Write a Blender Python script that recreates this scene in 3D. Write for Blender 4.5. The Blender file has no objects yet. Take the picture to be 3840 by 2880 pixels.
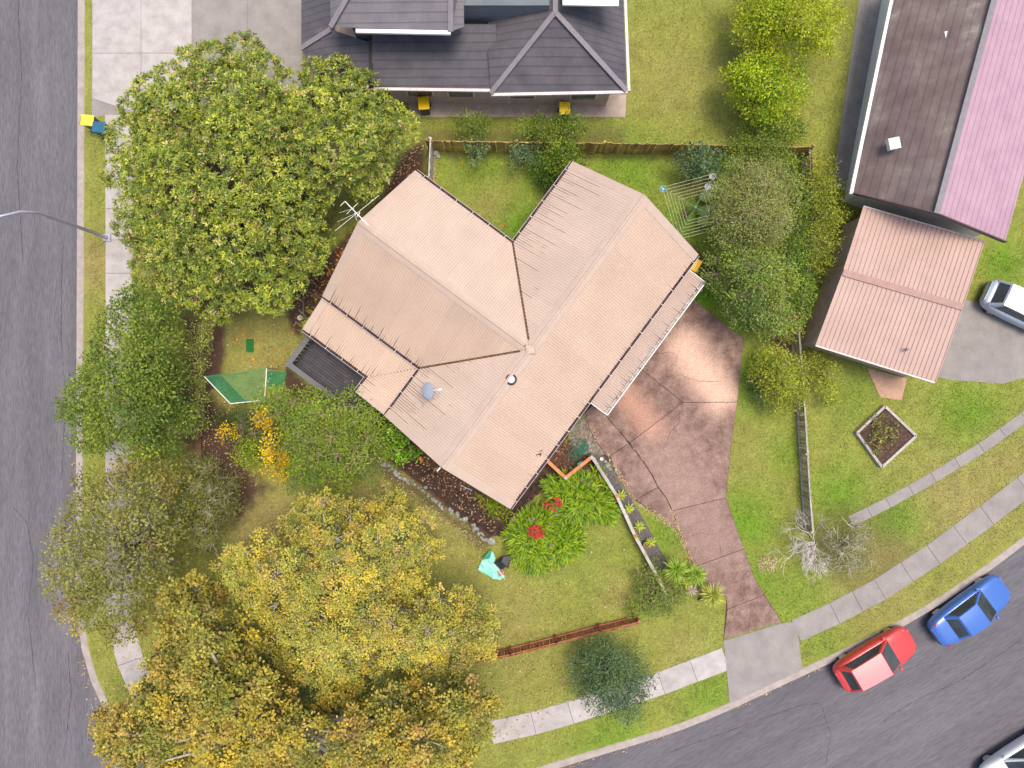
import bpy, bmesh, math, random
import numpy as np
from mathutils import Vector, Matrix

# ------------------------------------------------------------------ camera, sky, sun, exposure
scene = bpy.context.scene
COL = scene.collection
CAM_H = 35.5          # metres above the ground, looking straight down
PPM = 75.0            # photograph pixels for one metre on the ground
cam_d = bpy.data.cameras.new('camera')
cam = bpy.data.objects.new('camera', cam_d)
COL.objects.link(cam)
cam.location = (0, 0, CAM_H)
cam.rotation_euler = (0, 0, 0)
cam_d.sensor_width = 36.0
cam_d.lens = 36.0 * CAM_H / (3840 / PPM)
cam_d.clip_end = 2000
scene.camera = cam

SUN_EL, SUN_AZ = math.radians(79), math.radians(60)      # azimuth clockwise from +Y
world = bpy.data.worlds.new('World')
scene.world = world
world.use_nodes = True
wn = world.node_tree
bg = wn.nodes['Background']
sky = wn.nodes.new('ShaderNodeTexSky')
sky.sky_type = 'NISHITA'
sky.sun_disc = False
sky.sun_elevation = SUN_EL
sky.sun_rotation = SUN_AZ
sky.air_density = 0.7
sky.dust_density = 4.0
sky.ozone_density = 1.0
wn.links.new(sky.outputs[0], bg.inputs[0])
bg.inputs[1].default_value = 0.12
sun_d = bpy.data.lights.new('sun', 'SUN')
sun_d.energy = 1.5
sun_d.angle = math.radians(22)
sun_d.color = (1.0, 0.86, 0.69)
sun = bpy.data.objects.new('sun', sun_d)
COL.objects.link(sun)
sd = Vector((math.sin(SUN_AZ) * math.cos(SUN_EL), math.cos(SUN_AZ) * math.cos(SUN_EL), math.sin(SUN_EL)))
sun.rotation_euler = sd.to_track_quat('Z', 'Y').to_euler()
sun.location = (20, 25, 60)
scene.view_settings.view_transform = 'Standard'
scene.view_settings.look = 'None'
scene.view_settings.gamma = 1.0
scene.view_settings.exposure = 1.0
scene.cycles.max_bounces = 6
scene.cycles.transparent_max_bounces = 12

# ------------------------------------------------------------------ helpers
rng = np.random.default_rng(7)
random.seed(7)

def P(px, py, z=0.0):
    """point at height z seen at photograph pixel px, py"""
    s = (CAM_H - z) / (CAM_H * PPM)
    return Vector(((px - 1920) * s, (1440 - py) * s, z))

def tag(o, label=None, cat=None, group=None, kind=None):
    if label: o['label'] = label
    if cat: o['category'] = cat
    if group: o['group'] = group
    if kind: o['kind'] = kind
    return o

def link(o, parent=None):
    COL.objects.link(o)
    if parent is not None:
        o.parent = parent
    return o

def empty(name, loc=(0, 0, 0), rz=0.0, parent=None):
    o = bpy.data.objects.new(name, None)
    o.location = loc
    o.rotation_euler = (0, 0, rz)
    return link(o, parent)

def mesh_data(name, verts, faces, mat=None, smooth=False):
    me = bpy.data.meshes.new(name)
    me.from_pydata([tuple(v) for v in verts], [], [tuple(f) for f in faces])
    if mat: me.materials.append(mat)
    if smooth: me.shade_smooth()
    me.update()
    return me

def mobj(name, verts, faces, mat=None, parent=None, smooth=False, loc=None):
    o = bpy.data.objects.new(name, mesh_data(name, verts, faces, mat, smooth))
    if loc is not None: o.location = loc
    return link(o, parent)

def inst(name, me, parent=None, loc=(0, 0, 0), rot=(0, 0, 0), scale=(1, 1, 1)):
    o = bpy.data.objects.new(name, me)
    o.location = loc
    o.rotation_euler = rot
    o.scale = scale
    return link(o, parent)

class MB:
    """collects simple solids, then links them as one mesh"""
    def __init__(s): s.v, s.f = [], []
    def add(s, vs, fs):
        n = len(s.v); s.v += [Vector(v) for v in vs]; s.f += [tuple(i + n for i in f) for f in fs]; return s
    def box(s, c, size, rz=0.0, taper=1.0):
        x, y, z = size[0] / 2, size[1] / 2, size[2] / 2
        R = Matrix.Rotation(rz, 3, 'Z')
        vs = []
        for k, zz in ((1, -z), (taper, z)):
            for sx, sy in ((-1, -1), (1, -1), (1, 1), (-1, 1)):
                vs.append(Vector(c) + R @ Vector((sx * x * k, sy * y * k, zz)))
        return s.add(vs, [(3, 2, 1, 0), (4, 5, 6, 7), (0, 1, 5, 4), (1, 2, 6, 5), (2, 3, 7, 6), (3, 0, 4, 7)])
    def beam(s, a, b, w, h, up=(0, 0, 1)):
        a, b = Vector(a), Vector(b)
        d = (b - a).normalized(); r = d.cross(Vector(up))
        if r.length < 1e-4: r = d.cross(Vector((1, 0, 0)))
        r.normalize(); u = r.cross(d)
        vs = [p + r * sx * w / 2 + u * sy * h / 2 for p in (a, b) for sx, sy in ((-1, -1), (1, -1), (1, 1), (-1, 1))]
        return s.add(vs, [(0, 1, 2, 3), (7, 6, 5, 4), (4, 5, 1, 0), (5, 6, 2, 1), (6, 7, 3, 2), (7, 4, 0, 3)])
    def tube(s, pts, rad, sides=6, caps=True):
        pts = [Vector(p) for p in pts]
        if not hasattr(rad, '__len__'): rad = [rad] * len(pts)
        n0 = len(s.v)
        ref = Vector((0.31, 0.17, 0.93))
        for i, p in enumerate(pts):
            d = (pts[min(i + 1, len(pts) - 1)] - pts[max(i - 1, 0)])
            d = d.normalized() if d.length > 1e-9 else Vector((0, 0, 1))
            if abs(d.dot(ref)) > 0.97: ref = Vector((1, 0.1, 0.05)).normalized()
            r = d.cross(ref).normalized(); u = r.cross(d)
            for k in range(sides):
                a = 2 * math.pi * k / sides
                s.v.append(p + (r * math.cos(a) + u * math.sin(a)) * rad[i])
        for i in range(len(pts) - 1):
            for k in range(sides):
                k2 = (k + 1) % sides
                s.f.append((n0 + i * sides + k, n0 + i * sides + k2, n0 + (i + 1) * sides + k2, n0 + (i + 1) * sides + k))
        if caps:
            s.f.append(tuple(n0 + k for k in reversed(range(sides))))
            s.f.append(tuple(n0 + (len(pts) - 1) * sides + k for k in range(sides)))
        return s
    def lathe(s, c, prof, sides=16, axis='Z'):
        n0 = len(s.v)
        for r, z in prof:
            for k in range(sides):
                a = 2 * math.pi * k / sides
                s.v.append(Vector(c) + Vector((r * math.cos(a), r * math.sin(a), z)))
        for i in range(len(prof) - 1):
            for k in range(sides):
                k2 = (k + 1) % sides
                s.f.append((n0 + i * sides + k, n0 + i * sides + k2, n0 + (i + 1) * sides + k2, n0 + (i + 1) * sides + k))
        s.f.append(tuple(n0 + k for k in reversed(range(sides))))
        s.f.append(tuple(n0 + (len(prof) - 1) * sides + k for k in range(sides)))
        return s
    def prism(s, pts, z0, z1):
        n = len(pts)
        area = sum(pts[i][0] * pts[(i + 1) % n][1] - pts[(i + 1) % n][0] * pts[i][1] for i in range(n))
        if area < 0: pts = list(reversed(pts))
        vs = [(p[0], p[1], z0) for p in pts] + [(p[0], p[1], z1) for p in pts]
        fs = [tuple(reversed(range(n))), tuple(range(n, 2 * n))]
        fs += [(i, (i + 1) % n, n + (i + 1) % n, n + i) for i in range(n)]
        return s.add(vs, fs)
    def build(s, name, mat, parent=None, smooth=False):
        return mobj(name, s.v, s.f, mat, parent, smooth)
    def data(s, name, mat, smooth=False):
        return mesh_data(name, s.v, s.f, mat, smooth)

def bevel(o, w=0.01, seg=2):
    m = o.modifiers.new('bevel', 'BEVEL'); m.width = w; m.segments = seg; m.limit_method = 'ANGLE'
    return o

# ------------------------------------------------------------------ materials
def nodes(name):
    m = bpy.data.materials.new(name); m.use_nodes = True
    nt = m.node_tree
    return m, nt, nt.nodes['Principled BSDF']

def N(nt, typ, **kw):
    n = nt.nodes.new(typ)
    for k, v in kw.items(): setattr(n, k, v)
    return n

def rgba(c): return (c[0], c[1], c[2], 1.0)

def ramp(nt, stops):
    r = N(nt, 'ShaderNodeValToRGB')
    while len(r.color_ramp.elements) < len(stops): r.color_ramp.elements.new(0.5)
    for e, (p, c) in zip(r.color_ramp.elements, stops):
        e.position = p; e.color = rgba(c) if hasattr(c, '__len__') else (c, c, c, 1)
    return r

def noise(nt, vec, scale, detail=4.0, rough=0.6):
    n = N(nt, 'ShaderNodeTexNoise'); n.inputs['Scale'].default_value = scale
    n.inputs['Detail'].default_value = detail; n.inputs['Roughness'].default_value = rough
    if vec is not None: nt.links.new(vec, n.inputs['Vector'])
    return n

def mixc(nt, fac, a, b, mode='MIX'):
    m = N(nt, 'ShaderNodeMix', data_type='RGBA', blend_type=mode)
    for s, v in ((m.inputs['Factor'], fac), (m.inputs['A'], a), (m.inputs['B'], b)):
        if isinstance(v, (int, float)): s.default_value = v
        elif isinstance(v, (tuple, list)): s.default_value = rgba(v)
        else: nt.links.new(v, s)
    return m.outputs['Result']

def mth(nt, op, a, b=None, clamp=False):
    m = N(nt, 'ShaderNodeMath', operation=op); m.use_clamp = clamp
    for s, v in ((m.inputs[0], a), (m.inputs[1], b)):
        if v is None: continue
        if isinstance(v, (int, float)): s.default_value = v
        else: nt.links.new(v, s)
    return m.outputs[0]

def mat_noise(name, stops, scale=3.0, detail=5.0, rough=0.8, bump=0.0, bscale=40.0, rand=0.0, fine=0.0, fscale=60.0, metallic=0.0, world_co=True, stretch=None, spec=0.3, dist=0.02, rot=0.0):
    """colour from a ramp over noise, fine grain, a per-object shade and a bump"""
    m, nt, b = nodes(name)
    if world_co:
        g = N(nt, 'ShaderNodeNewGeometry'); vec = g.outputs['Position']
    else:
        g = N(nt, 'ShaderNodeTexCoord'); vec = g.outputs['Object']
    if stretch:
        mp = N(nt, 'ShaderNodeMapping', vector_type='TEXTURE'); mp.inputs['Scale'].default_value = tuple(1 / k for k in stretch); mp.inputs['Rotation'].default_value = (0, 0, rot)
        nt.links.new(vec, mp.inputs['Vector']); vec = mp.outputs[0]
    n = noise(nt, vec, scale, detail)
    r = ramp(nt, stops); nt.links.new(n.outputs['Fac'], r.inputs[0])
    c = r.outputs[0]
    if fine:
        f = noise(nt, vec, fscale, 2.0)
        fr = ramp(nt, [(0.3, 1 - fine), (0.7, 1 + fine)]); nt.links.new(f.outputs['Fac'], fr.inputs[0])
        c = mixc(nt, 1.0, c, fr.outputs[0], 'MULTIPLY')
    if rand:
        oi = N(nt, 'ShaderNodeObjectInfo')
        rr = ramp(nt, [(0, 1 - rand), (1, 1 + rand)]); nt.links.new(oi.outputs['Random'], rr.inputs[0])
        c = mixc(nt, 1.0, c, rr.outputs[0], 'MULTIPLY')
    nt.links.new(c, b.inputs['Base Color'])
    b.inputs['Roughness'].default_value = rough
    b.inputs['Metallic'].default_value = metallic
    b.inputs['Specular IOR Level'].default_value = spec
    if bump:
        bn = noise(nt, vec, bscale, 4.0)
        bp = N(nt, 'ShaderNodeBump'); bp.inputs['Strength'].default_value = bump; bp.inputs['Distance'].default_value = dist
        nt.links.new(bn.outputs['Fac'], bp.inputs['Height']); nt.links.new(bp.outputs[0], b.inputs['Normal'])
    return m

def mat_flat(name, c, rough=0.5, metallic=0.0, var=0.12, spec=0.4):
    return mat_noise(name, [(0.3, tuple(x * (1 - var) for x in c)), (0.7, tuple(x * (1 + var) for x in c))], scale=4.0, rough=rough, metallic=metallic, spec=spec)

def mat_leaf(name, transl=0.3, rough=0.5, spec=0.3):
    m, nt, b = nodes(name)
    a = N(nt, 'ShaderNodeAttribute', attribute_name='col')
    nt.links.new(a.outputs['Color'], b.inputs['Base Color'])
    b.inputs['Roughness'].default_value = rough
    b.inputs['Specular IOR Level'].default_value = spec
    t = N(nt, 'ShaderNodeBsdfTranslucent'); nt.links.new(a.outputs['Color'], t.inputs[0])
    mx = N(nt, 'ShaderNodeMixShader'); mx.inputs[0].default_value = transl
    nt.links.new(b.outputs[0], mx.inputs[1]); nt.links.new(t.outputs[0], mx.inputs[2])
    nt.links.new(mx.outputs[0], nt.nodes['Material Output'].inputs[0])
    return m

LEAF = mat_leaf('leaf', 0.30)
LEAF_GLOSS = mat_leaf('glossy_leaf', 0.2, 0.38, 0.5)
BARK = mat_noise('bark', [(0.3, (0.10, 0.075, 0.055)), (0.7, (0.25, 0.21, 0.17))], scale=6, bump=0.6, bscale=25)
BARK_PALE = mat_noise('pale_bark', [(0.3, (0.28, 0.25, 0.22)), (0.7, (0.52, 0.49, 0.45))], scale=8, bump=0.4, bscale=30)
TWIG = mat_noise('twig', [(0.3, (0.20, 0.15, 0.09)), (0.7, (0.42, 0.34, 0.22))], scale=8)

# ------------------------------------------------------------------ plane geometry helpers (numpy)
def poly_px(pts, z=0.0):
    return np.array([[*P(a, b, z)[:2]] for a, b in pts])

def inside(poly, x, y):
    r = np.zeros(x.shape, bool); n = len(poly)
    for i in range(n):
        x1, y1 = poly[i]; x2, y2 = poly[(i + 1) % n]
        if y1 == y2: continue
        c = ((y1 > y) != (y2 > y)) & (x < (x2 - x1) * (y - y1) / (y2 - y1) + x1)
        r ^= c
    return r

def edge_dist(poly, x, y, closed=True):
    d = np.full(x.shape, 1e9); n = len(poly)
    for i in range(n if closed else n - 1):
        a = poly[i]; b = poly[(i + 1) % n]; e = b - a; L = max(e @ e, 1e-12)
        t = np.clip(((x - a[0]) * e[0] + (y - a[1]) * e[1]) / L, 0, 1)
        d = np.minimum(d, np.hypot(x - a[0] - t * e[0], y - a[1] - t * e[1]))
    return d

def sdf(poly, x, y):
    d = edge_dist(poly, x, y)
    return np.where(inside(poly, x, y), -d, d)

_G = rng.random((64, 64))
def vnoise(x, y):
    xi = np.floor(x).astype(int); yi = np.floor(y).astype(int)
    fx = x - xi; fy = y - yi; fx = fx * fx * (3 - 2 * fx); fy = fy * fy * (3 - 2 * fy)
    g = lambda a, b: _G[a % 64, b % 64]
    return (g(xi, yi) * (1 - fx) + g(xi + 1, yi) * fx) * (1 - fy) + (g(xi, yi + 1) * (1 - fx) + g(xi + 1, yi + 1) * fx) * fy
def fbm(x, y, s=1.0):
    return 0.5 * vnoise(x * s, y * s) + 0.3 * vnoise(x * s * 2.1 + 7, y * s * 2.1) + 0.2 * vnoise(x * s * 4.3, y * s * 4.3 + 3)

def unit(v): return v / np.maximum(np.linalg.norm(v, axis=-1, keepdims=True), 1e-9)

def np_mesh(name, verts, quads, mat, parent=None, cols=None, kind=None):
    me = bpy.data.meshes.new(name)
    nv, nf = len(verts), len(quads); k = quads.shape[1]
    me.vertices.add(nv); me.vertices.foreach_set('co', np.ascontiguousarray(verts, np.float32).ravel())
    me.loops.add(nf * k); me.loops.foreach_set('vertex_index', np.ascontiguousarray(quads, np.int32).ravel())
    me.polygons.add(nf)
    me.polygons.foreach_set('loop_start', np.arange(0, nf * k, k, dtype=np.int32))
    me.polygons.foreach_set('loop_total', np.full(nf, k, np.int32))
    if cols is not None:
        at = me.color_attributes.new('col', 'FLOAT_COLOR', 'POINT')
        c4 = np.ones((nv, 4), np.float32); c4[:, :3] = cols
        at.data.foreach_set('color', c4.ravel())
    me.materials.append(mat)
    me.update(calc_edges=True)
    o = bpy.data.objects.new(name, me)
    link(o, parent)
    if kind: o['kind'] = kind
    return o

def leaf_arrays(p, a, n, L, W, c, fold=0.18):
    """p base points, a axes, n normals, L lengths, W widths, c colours -> verts, quads, colours"""
    b = unit(np.cross(n, a)); n2 = unit(np.cross(a, b))
    L = L[:, None]; W = W[:, None]
    v0 = p
    v1 = p + a * L * 0.5 + b * W * 0.5 + n2 * W * fold
    v2 = p + a * L - n2 * L * 0.10
    v3 = p + a * L * 0.5 - b * W * 0.5 + n2 * W * fold
    v = np.stack([v0, v1, v2, v3], 1).reshape(-1, 3)
    m = len(p); i = np.arange(m)[:, None] * 4
    q = np.concatenate([i + np.array([[0, 1, 2]]), i + np.array([[0, 2, 3]])], 1).reshape(-1, 3)
    return v, q, np.repeat(c, 4, axis=0)

def pick(palette, n, r):
    w = np.array([x[1] for x in palette], float); w /= w.sum()
    return np.array([x[0] for x in palette])[r.choice(len(palette), n, p=w)]

# ------------------------------------------------------------------ the setting: ground, roads, paths
ASPHALT = mat_noise('asphalt', [(0.25, (0.092, 0.090, 0.106)), (0.5, (0.118, 0.115, 0.132)), (0.78, (0.155, 0.151, 0.170))], scale=0.9, detail=7, rough=0.9, bump=0.25, bscale=90, fine=0.22, fscale=22, stretch=(1.0, 0.12, 1), dist=0.01)
CONCRETE = mat_noise('concrete', [(0.25, (0.28, 0.26, 0.255)), (0.5, (0.37, 0.35, 0.345)), (0.75, (0.44, 0.43, 0.43))], scale=1.6, detail=8, rough=0.9, fine=0.10, fscale=30, rand=0.07, bump=0.15, bscale=60, dist=0.01)
CONCRETE_GREY = mat_noise('grey_concrete', [(0.25, (0.20, 0.187, 0.18)), (0.75, (0.29, 0.275, 0.265))], scale=1.4, detail=8, rough=0.92, fine=0.14, fscale=30, rand=0.06)
KERB = mat_noise('kerb_concrete', [(0.3, (0.27, 0.24, 0.22)), (0.7, (0.38, 0.345, 0.32))], scale=2.5, rough=0.9, fine=0.1)
DIRT = mat_noise('bare_dirt', [(0.2, (0.035, 0.020, 0.016)), (0.55, (0.085, 0.052, 0.040)), (0.85, (0.20, 0.135, 0.10))], scale=6, detail=9, rough=1.0, bump=0.8, bscale=30, fine=0.35, fscale=45)

OUTER = mat_noise('outer_grass', [(.3, (.11, .15, .025)), (.5, (.18, .20, .045)), (.7, (.25, .24, .07))], scale=.6, detail=9, rough=1, fine=.3, fscale=20)
for q in ([(-20.8, 22.8), (80, 22.8), (80, 90), (-20.8, 90)], [(29.8, -4.0), (80, 30), (80, 22.8), (29.8, 22.8)]):
    mobj('outer_lawn', [(a, b, -.02) for a, b in q], [(0, 1, 2, 3)], OUTER)['kind'] = 'structure'
mobj('terrain', [(-300, -300, -.17), (300, -300, -.17), (300, 300, -.17), (-300, 300, -.17)], [(0, 1, 2, 3)], OUTER)['kind'] = 'structure'
road = mobj('road', [(-62, -60, -.12), (-19.5, -60, -.12), (-19.5, 60, -.12), (-62, 60, -.12)], [(0, 1, 2, 3)], ASPHALT); road['kind'] = 'structure'
ASPHALT2 = mat_noise('side_street_asphalt', [(0.25, (0.088, 0.086, 0.100)), (0.5, (0.112, 0.109, 0.125)), (0.78, (0.150, 0.146, 0.164))], scale=0.8, detail=7, rough=0.9, bump=0.25, bscale=90, fine=0.2, fscale=20, stretch=(0.10, 1.0, 1), rot=math.radians(30), dist=0.01)
side_street = mobj('side_street', [(-19.5, -60, -.12), (62, -60, -.12), (62, 60, -.12), (-19.5, 60, -.12)], [(0, 1, 2, 3)], ASPHALT2); side_street['kind'] = 'structure'

ROAD_EDGE = [(318, -400), (318, 0), (316, 700), (312, 1500), (310, 2200), (314, 2429), (347, 2527), (405, 2690), (560, 2860), (900, 3000), (1400, 3010),
             (1750, 2950), (1997, 2885), (2264, 2800), (2560, 2715), (2738, 2635), (2987, 2515), (3129, 2454), (3463, 2283), (3670, 2141), (3840, 2013), (4150, 1760)]
LAND = poly_px(ROAD_EDGE + [(4150, -400)])

HARD = []        # polygons where no grass grows
def hard(pts): HARD.append(poly_px(pts)); return pts

# zones of the ground, in photograph pixels
DIRTS = [
    ([(805, 1185), (850, 1185), (842, 1330), (815, 1460), (770, 1480), (755, 1400), (790, 1290)], 12, 1.0),
    ([(690, 1180), (760, 1190), (770, 1300), (740, 1420), (700, 1420)], 20, 0.9),
    ([(680, 1420), (790, 1460), (860, 1530), (960, 1560), (1000, 1640), (930, 1750), (990, 1830), (930, 1930), (860, 1990), (790, 2060), (722, 2060)], 40, 1.0),
    ([(1110, 1050), (1215, 960), (1330, 860), (1345, 900), (1225, 1105), (1150, 1230), (1120, 1280), (1080, 1230), (1080, 1120)], 16, 1.0),
    ([(1380, 800), (1440, 720), (1480, 640), (1520, 560), (1600, 520), (1590, 660), (1550, 690), (1460, 780)], 14, 1.0),
    ([(1070, 1370), (1100, 1390), (1250, 1520), (1200, 1560), (1080, 1480), (1060, 1410)], 14, 1.0),
    ([(1360, 1560), (1450, 1540), (1660, 1740), (1925, 1890), (1890, 1960), (1850, 2010), (1830, 2035), (1740, 1965), (1580, 1830), (1440, 1720), (1330, 1640)], 10, 1.0),
    ([(1905, 1890), (2060, 1700), (2140, 1590), (2215, 1510), (2250, 1540), (2300, 1720), (2120, 1800), (2000, 1850), (1900, 2000), (1850, 2010)], 8, 1.0),
    ([(2540, 910), (2600, 930), (2690, 1000), (2690, 1060), (2640, 1075), (2580, 1000)], 16, 0.9),
    ([(2545, 790), (2575, 778), (2590, 800), (2570, 822), (2545, 815)], 10, 0.8),
    ([(2900, 1260), (2965, 1270), (2970, 1320), (2930, 1335), (2905, 1305)], 10, 1.0),
    ([(1600, 572), (2560, 586), (2560, 600), (1600, 588)], 10, 0.6),
    ([(2540, 610), (2620, 590), (2640, 640), (2570, 650)], 14, 0.9),
    ([(1340, 1650), (1410, 1700), (1560, 1820), (1700, 1930), (1830, 2040), (1800, 2060), (1660, 1940), (1540, 1850), (1400, 1740), (1330, 1690)], 14, 0.75),
    ([(2040, 720), (2090, 660), (2160, 620), (2180, 640), (2020, 900), (1990, 900)], 10, 0.6),
    ([(3080, 1880), (3330, 1880), (3420, 2080), (3250, 2240), (3090, 2180)], 40, 0.35),
    ([(1590, 500), (2350, 470), (2350, 560), (1600, 555)], 20, 0.5),
    ([(800, 2350), (1150, 2600), (900, 2700), (700, 2400)], 60, 0.8),
    ([(600, 600), (1200, 560), (1200, 1060), (720, 1190), (600, 1000)], 60, 0.9),
]
LUSH = [(1960, 840, 120, 1.0), (1750, 640, 140, .6), (1830, 620, 120, .6), (2010, 680, 80, .7), (2360, 640, 160, .75), (2560, 860, 130, .8), (2640, 1130, 90, 1.0), (2760, 1190, 80, .9), (2850, 1420, 140, .7),
        (2800, 1950, 120, .95), (2960, 1700, 90, .6), (2820, 2160, 110, .8), (2480, 2000, 90, .7), (2150, 2080, 130, .35), (2350, 2080, 90, .3), (2120, 2210, 150, .3),
        (3350, 1950, 110, .9), (3650, 1560, 150, .8), (3150, 1850, 120, .8), (2950, 2250, 160, .6), (2300, 2800, 160, .7), (2650, 2600, 120, .7), (3100, 2400, 110, .5), (3180, 1480, 120, .5), (3760, 980, 90, .9)]
DRY = [(1850, 790, 110, .6), (1740, 560, 90, .3), (960, 1290, 200, .6), (1000, 1980, 200, .9), (1400, 1830, 200, .65), (1650, 2000, 160, .45), (2760, 1700, 140, .25), (1900, 2330, 260, .5), (2350, 2240, 140, .4),
       (2500, 280, 180, .4), (3600, 1880, 200, .8), (3350, 2080, 130, .8), (3750, 1740, 150, .8), (3300, 2280, 200, .55), (370, 1000, 120, 1.0), (2560, 2470, 120, .5), (3100, 1420, 90, .5)]

def ground_fields(x, y):
    nz = fbm(x, y, 1.1) - 0.5
    nf = fbm(x + 31, y + 11, 4.0) - 0.5
    dirt = np.zeros_like(x)
    for pts, soft, w in DIRTS:
        q = poly_px(pts); s = soft / PPM
        m = (x > q[:, 0].min() - 1) & (x < q[:, 0].max() + 1) & (y > q[:, 1].min() - 1) & (y < q[:, 1].max() + 1)
        if not m.any(): continue
        d = sdf(q, x[m], y[m]) + (nz[m] * 1.2 + nf[m] * 0.9) * s * 1.6
        t = np.clip(0.5 - d / (2 * s), 0, 1)
        dirt[m] = np.maximum(dirt[m], w * t * t * (3 - 2 * t))
    def blobs(lst):
        a = np.zeros_like(x)
        for bx, by, br, w in lst:
            c = P(bx, by); r2 = ((x - c.x) ** 2 + (y - c.y) ** 2) / (br / PPM) ** 2
            a = np.maximum(a, w * np.exp(-r2 * 0.9))
        return a
    lush = np.clip(blobs(LUSH) + nz * 0.7, 0, 1)
    dry = np.clip(blobs(DRY) + nz * 0.75 + nf * 0.35, 0, 1)
    return lush, dirt, dry

def grass_colour(lush, dry, dirt=None, x=None, y=None):
    mid = np.array([0.225, 0.245, 0.056]); lu = np.array([0.122, 0.238, 0.020]); dr = np.array([0.270, 0.230, 0.090]); so = np.array([0.080, 0.050, 0.038])
    c = mid + (lu - mid) * lush[:, None]
    c = c + (dr - c) * (dry * (1 - lush * .7))[:, None]
    if x is not None: c = c * (.62 + .42 * fbm(x, y, 2.3) + .38 * fbm(x + 5, y + 9, 6.5))[:, None]
    if dirt is not None: c = c + (so - c) * dirt[:, None]
    return c

gx = np.arange(-30, 30.01, 0.15); gy = np.arange(-23, 23.01, 0.15)
GX, GY = np.meshgrid(gx, gy); X = GX.ravel(); Y = GY.ravel()
lush, dirt, dry = ground_fields(X, Y)
Z = (fbm(X, Y, 0.8) - 0.5) * 0.012
nxg, nyg = len(gx), len(gy)
ii = (np.arange(nyg - 1)[:, None] * nxg + np.arange(nxg - 1)[None, :]).ravel()
quads = np.stack([ii, ii + 1, ii + nxg + 1, ii + nxg], 1)
cx, cy = X[ii] + .075, Y[ii] + .075
keep = sdf(LAND, cx, cy) < 0.02
gm, gnt, gb = nodes('grass_and_soil')
ga = N(gnt, 'ShaderNodeAttribute', attribute_name='col')
gp = N(gnt, 'ShaderNodeNewGeometry')
f1 = noise(gnt, gp.outputs['Position'], 9.0, 8.0, 0.75)
f2 = noise(gnt, gp.outputs['Position'], 34.0, 3.0, 0.7)
fr1 = ramp(gnt, [(0.3, 0.62), (0.7, 1.32)]); gnt.links.new(f1.outputs['Fac'], fr1.inputs[0])
fr2 = ramp(gnt, [(0.3, 0.6), (0.72, 1.35)]); gnt.links.new(f2.outputs['Fac'], fr2.inputs[0])
gc = mixc(gnt, 1.0, mixc(gnt, 1.0, ga.outputs['Color'], fr1.outputs[0], 'MULTIPLY'), fr2.outputs[0], 'MULTIPLY')
gnt.links.new(gc, gb.inputs['Base Color']); gb.inputs['Roughness'].default_value = 0.95; gb.inputs['Specular IOR Level'].default_value = 0.1
gbp = N(gnt, 'ShaderNodeBump'); gbp.inputs['Strength'].default_value = 0.7; gbp.inputs['Distance'].default_value = 0.03
gnt.links.new(f2.outputs['Fac'], gbp.inputs['Height']); gnt.links.new(gbp.outputs[0], gb.inputs['Normal'])
ground = np_mesh('ground', np.stack([X, Y, Z], 1), quads[keep], gm, cols=grass_colour(lush, dry, dirt, X, Y), kind='structure')

# kerb along both streets
kp = [P(a, b) for a, b in ROAD_EDGE]
fine_k = []
for i in range(len(kp) - 1):
    n = max(1, int((kp[i + 1] - kp[i]).length / 1.2))
    fine_k += [kp[i].lerp(kp[i + 1], t / n) for t in range(n)]
fine_k.append(kp[-1])
for it in range(3):
    fine_k = [fine_k[0]] + [(fine_k[i - 1] + fine_k[i] * 2 + fine_k[i + 1]) / 4 for i in range(1, len(fine_k) - 1)] + [fine_k[-1]]
kv, kf = [], []
for i, p in enumerate(fine_k):
    d = (fine_k[min(i + 1, len(fine_k) - 1)] - fine_k[max(i - 1, 0)]).normalized(); r = Vector((d.y, -d.x, 0))
    for off, z in ((-.34, -.1), (-.34, .018), (-.03, .022), (.03, -.02), (.05, -.095), (.36, -.108), (.37, -.13)):
        q = p - r * off; kv.append((q.x, q.y, z))
for i in range(len(fine_k) - 1):
    for k in range(6):
        a = i * 7 + k; kf.append((a, a + 1, a + 8, a + 7))
mobj('kerb', kv, kf, KERB)['kind'] = 'structure'

def slab(name, pts, mat, parent, z1, z0=-0.1, gap=0.012, rz=None):
    """one cast slab: a bevelled prism, shrunk a little for the joint"""
    q = [P(a, b).xy for a, b in pts]
    c = sum(q, Vector((0, 0))) / len(q)
    q2 = [p + (c - p).normalized() * gap for p in q]
    o = MB().prism([(p.x, p.y) for p in q2], z0, z1).build(name, mat, parent)
    return bevel(o, 0.008, 1)

def strip_path(name, pts, width, mat, slab_len, z=0.024):
    """a footpath of cast slabs along a line of pixels"""
    root = mobj(name, *strip_mesh(pts, width * 1.0 - .02, 0.006), DIRT)
    root['kind'] = 'structure'
    w = [P(a, b) for a, b in pts]
    HARD.append(np.array([[*(p[:2])] for p in strip_outline(w, width)]))
    run = [w[0]]
    for i in range(len(w) - 1):
        n = max(1, round((w[i + 1] - w[i]).length / slab_len))
        run += [w[i].lerp(w[i + 1], t / n) for t in range(1, n + 1)]
    for i in range(len(run) - 1):
        a, b = run[i], run[i + 1]
        def side(k):
            d = (run[min(k + 1, len(run) - 1)] - run[max(k - 1, 0)]).normalized(); return Vector((d.y, -d.x, 0))
        ra, rb = side(i), side(i + 1); dd = (b - a).normalized() * .008
        q = [a + dd - ra * width / 2, b - dd - rb * width / 2, b - dd + rb * width / 2, a + dd + ra * width / 2]
        bevel(MB().prism([(p.x, p.y) for p in q], -.05, z + random.uniform(-.003, .003)).build('slab', mat, root), .008, 1)
    return root

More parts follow.
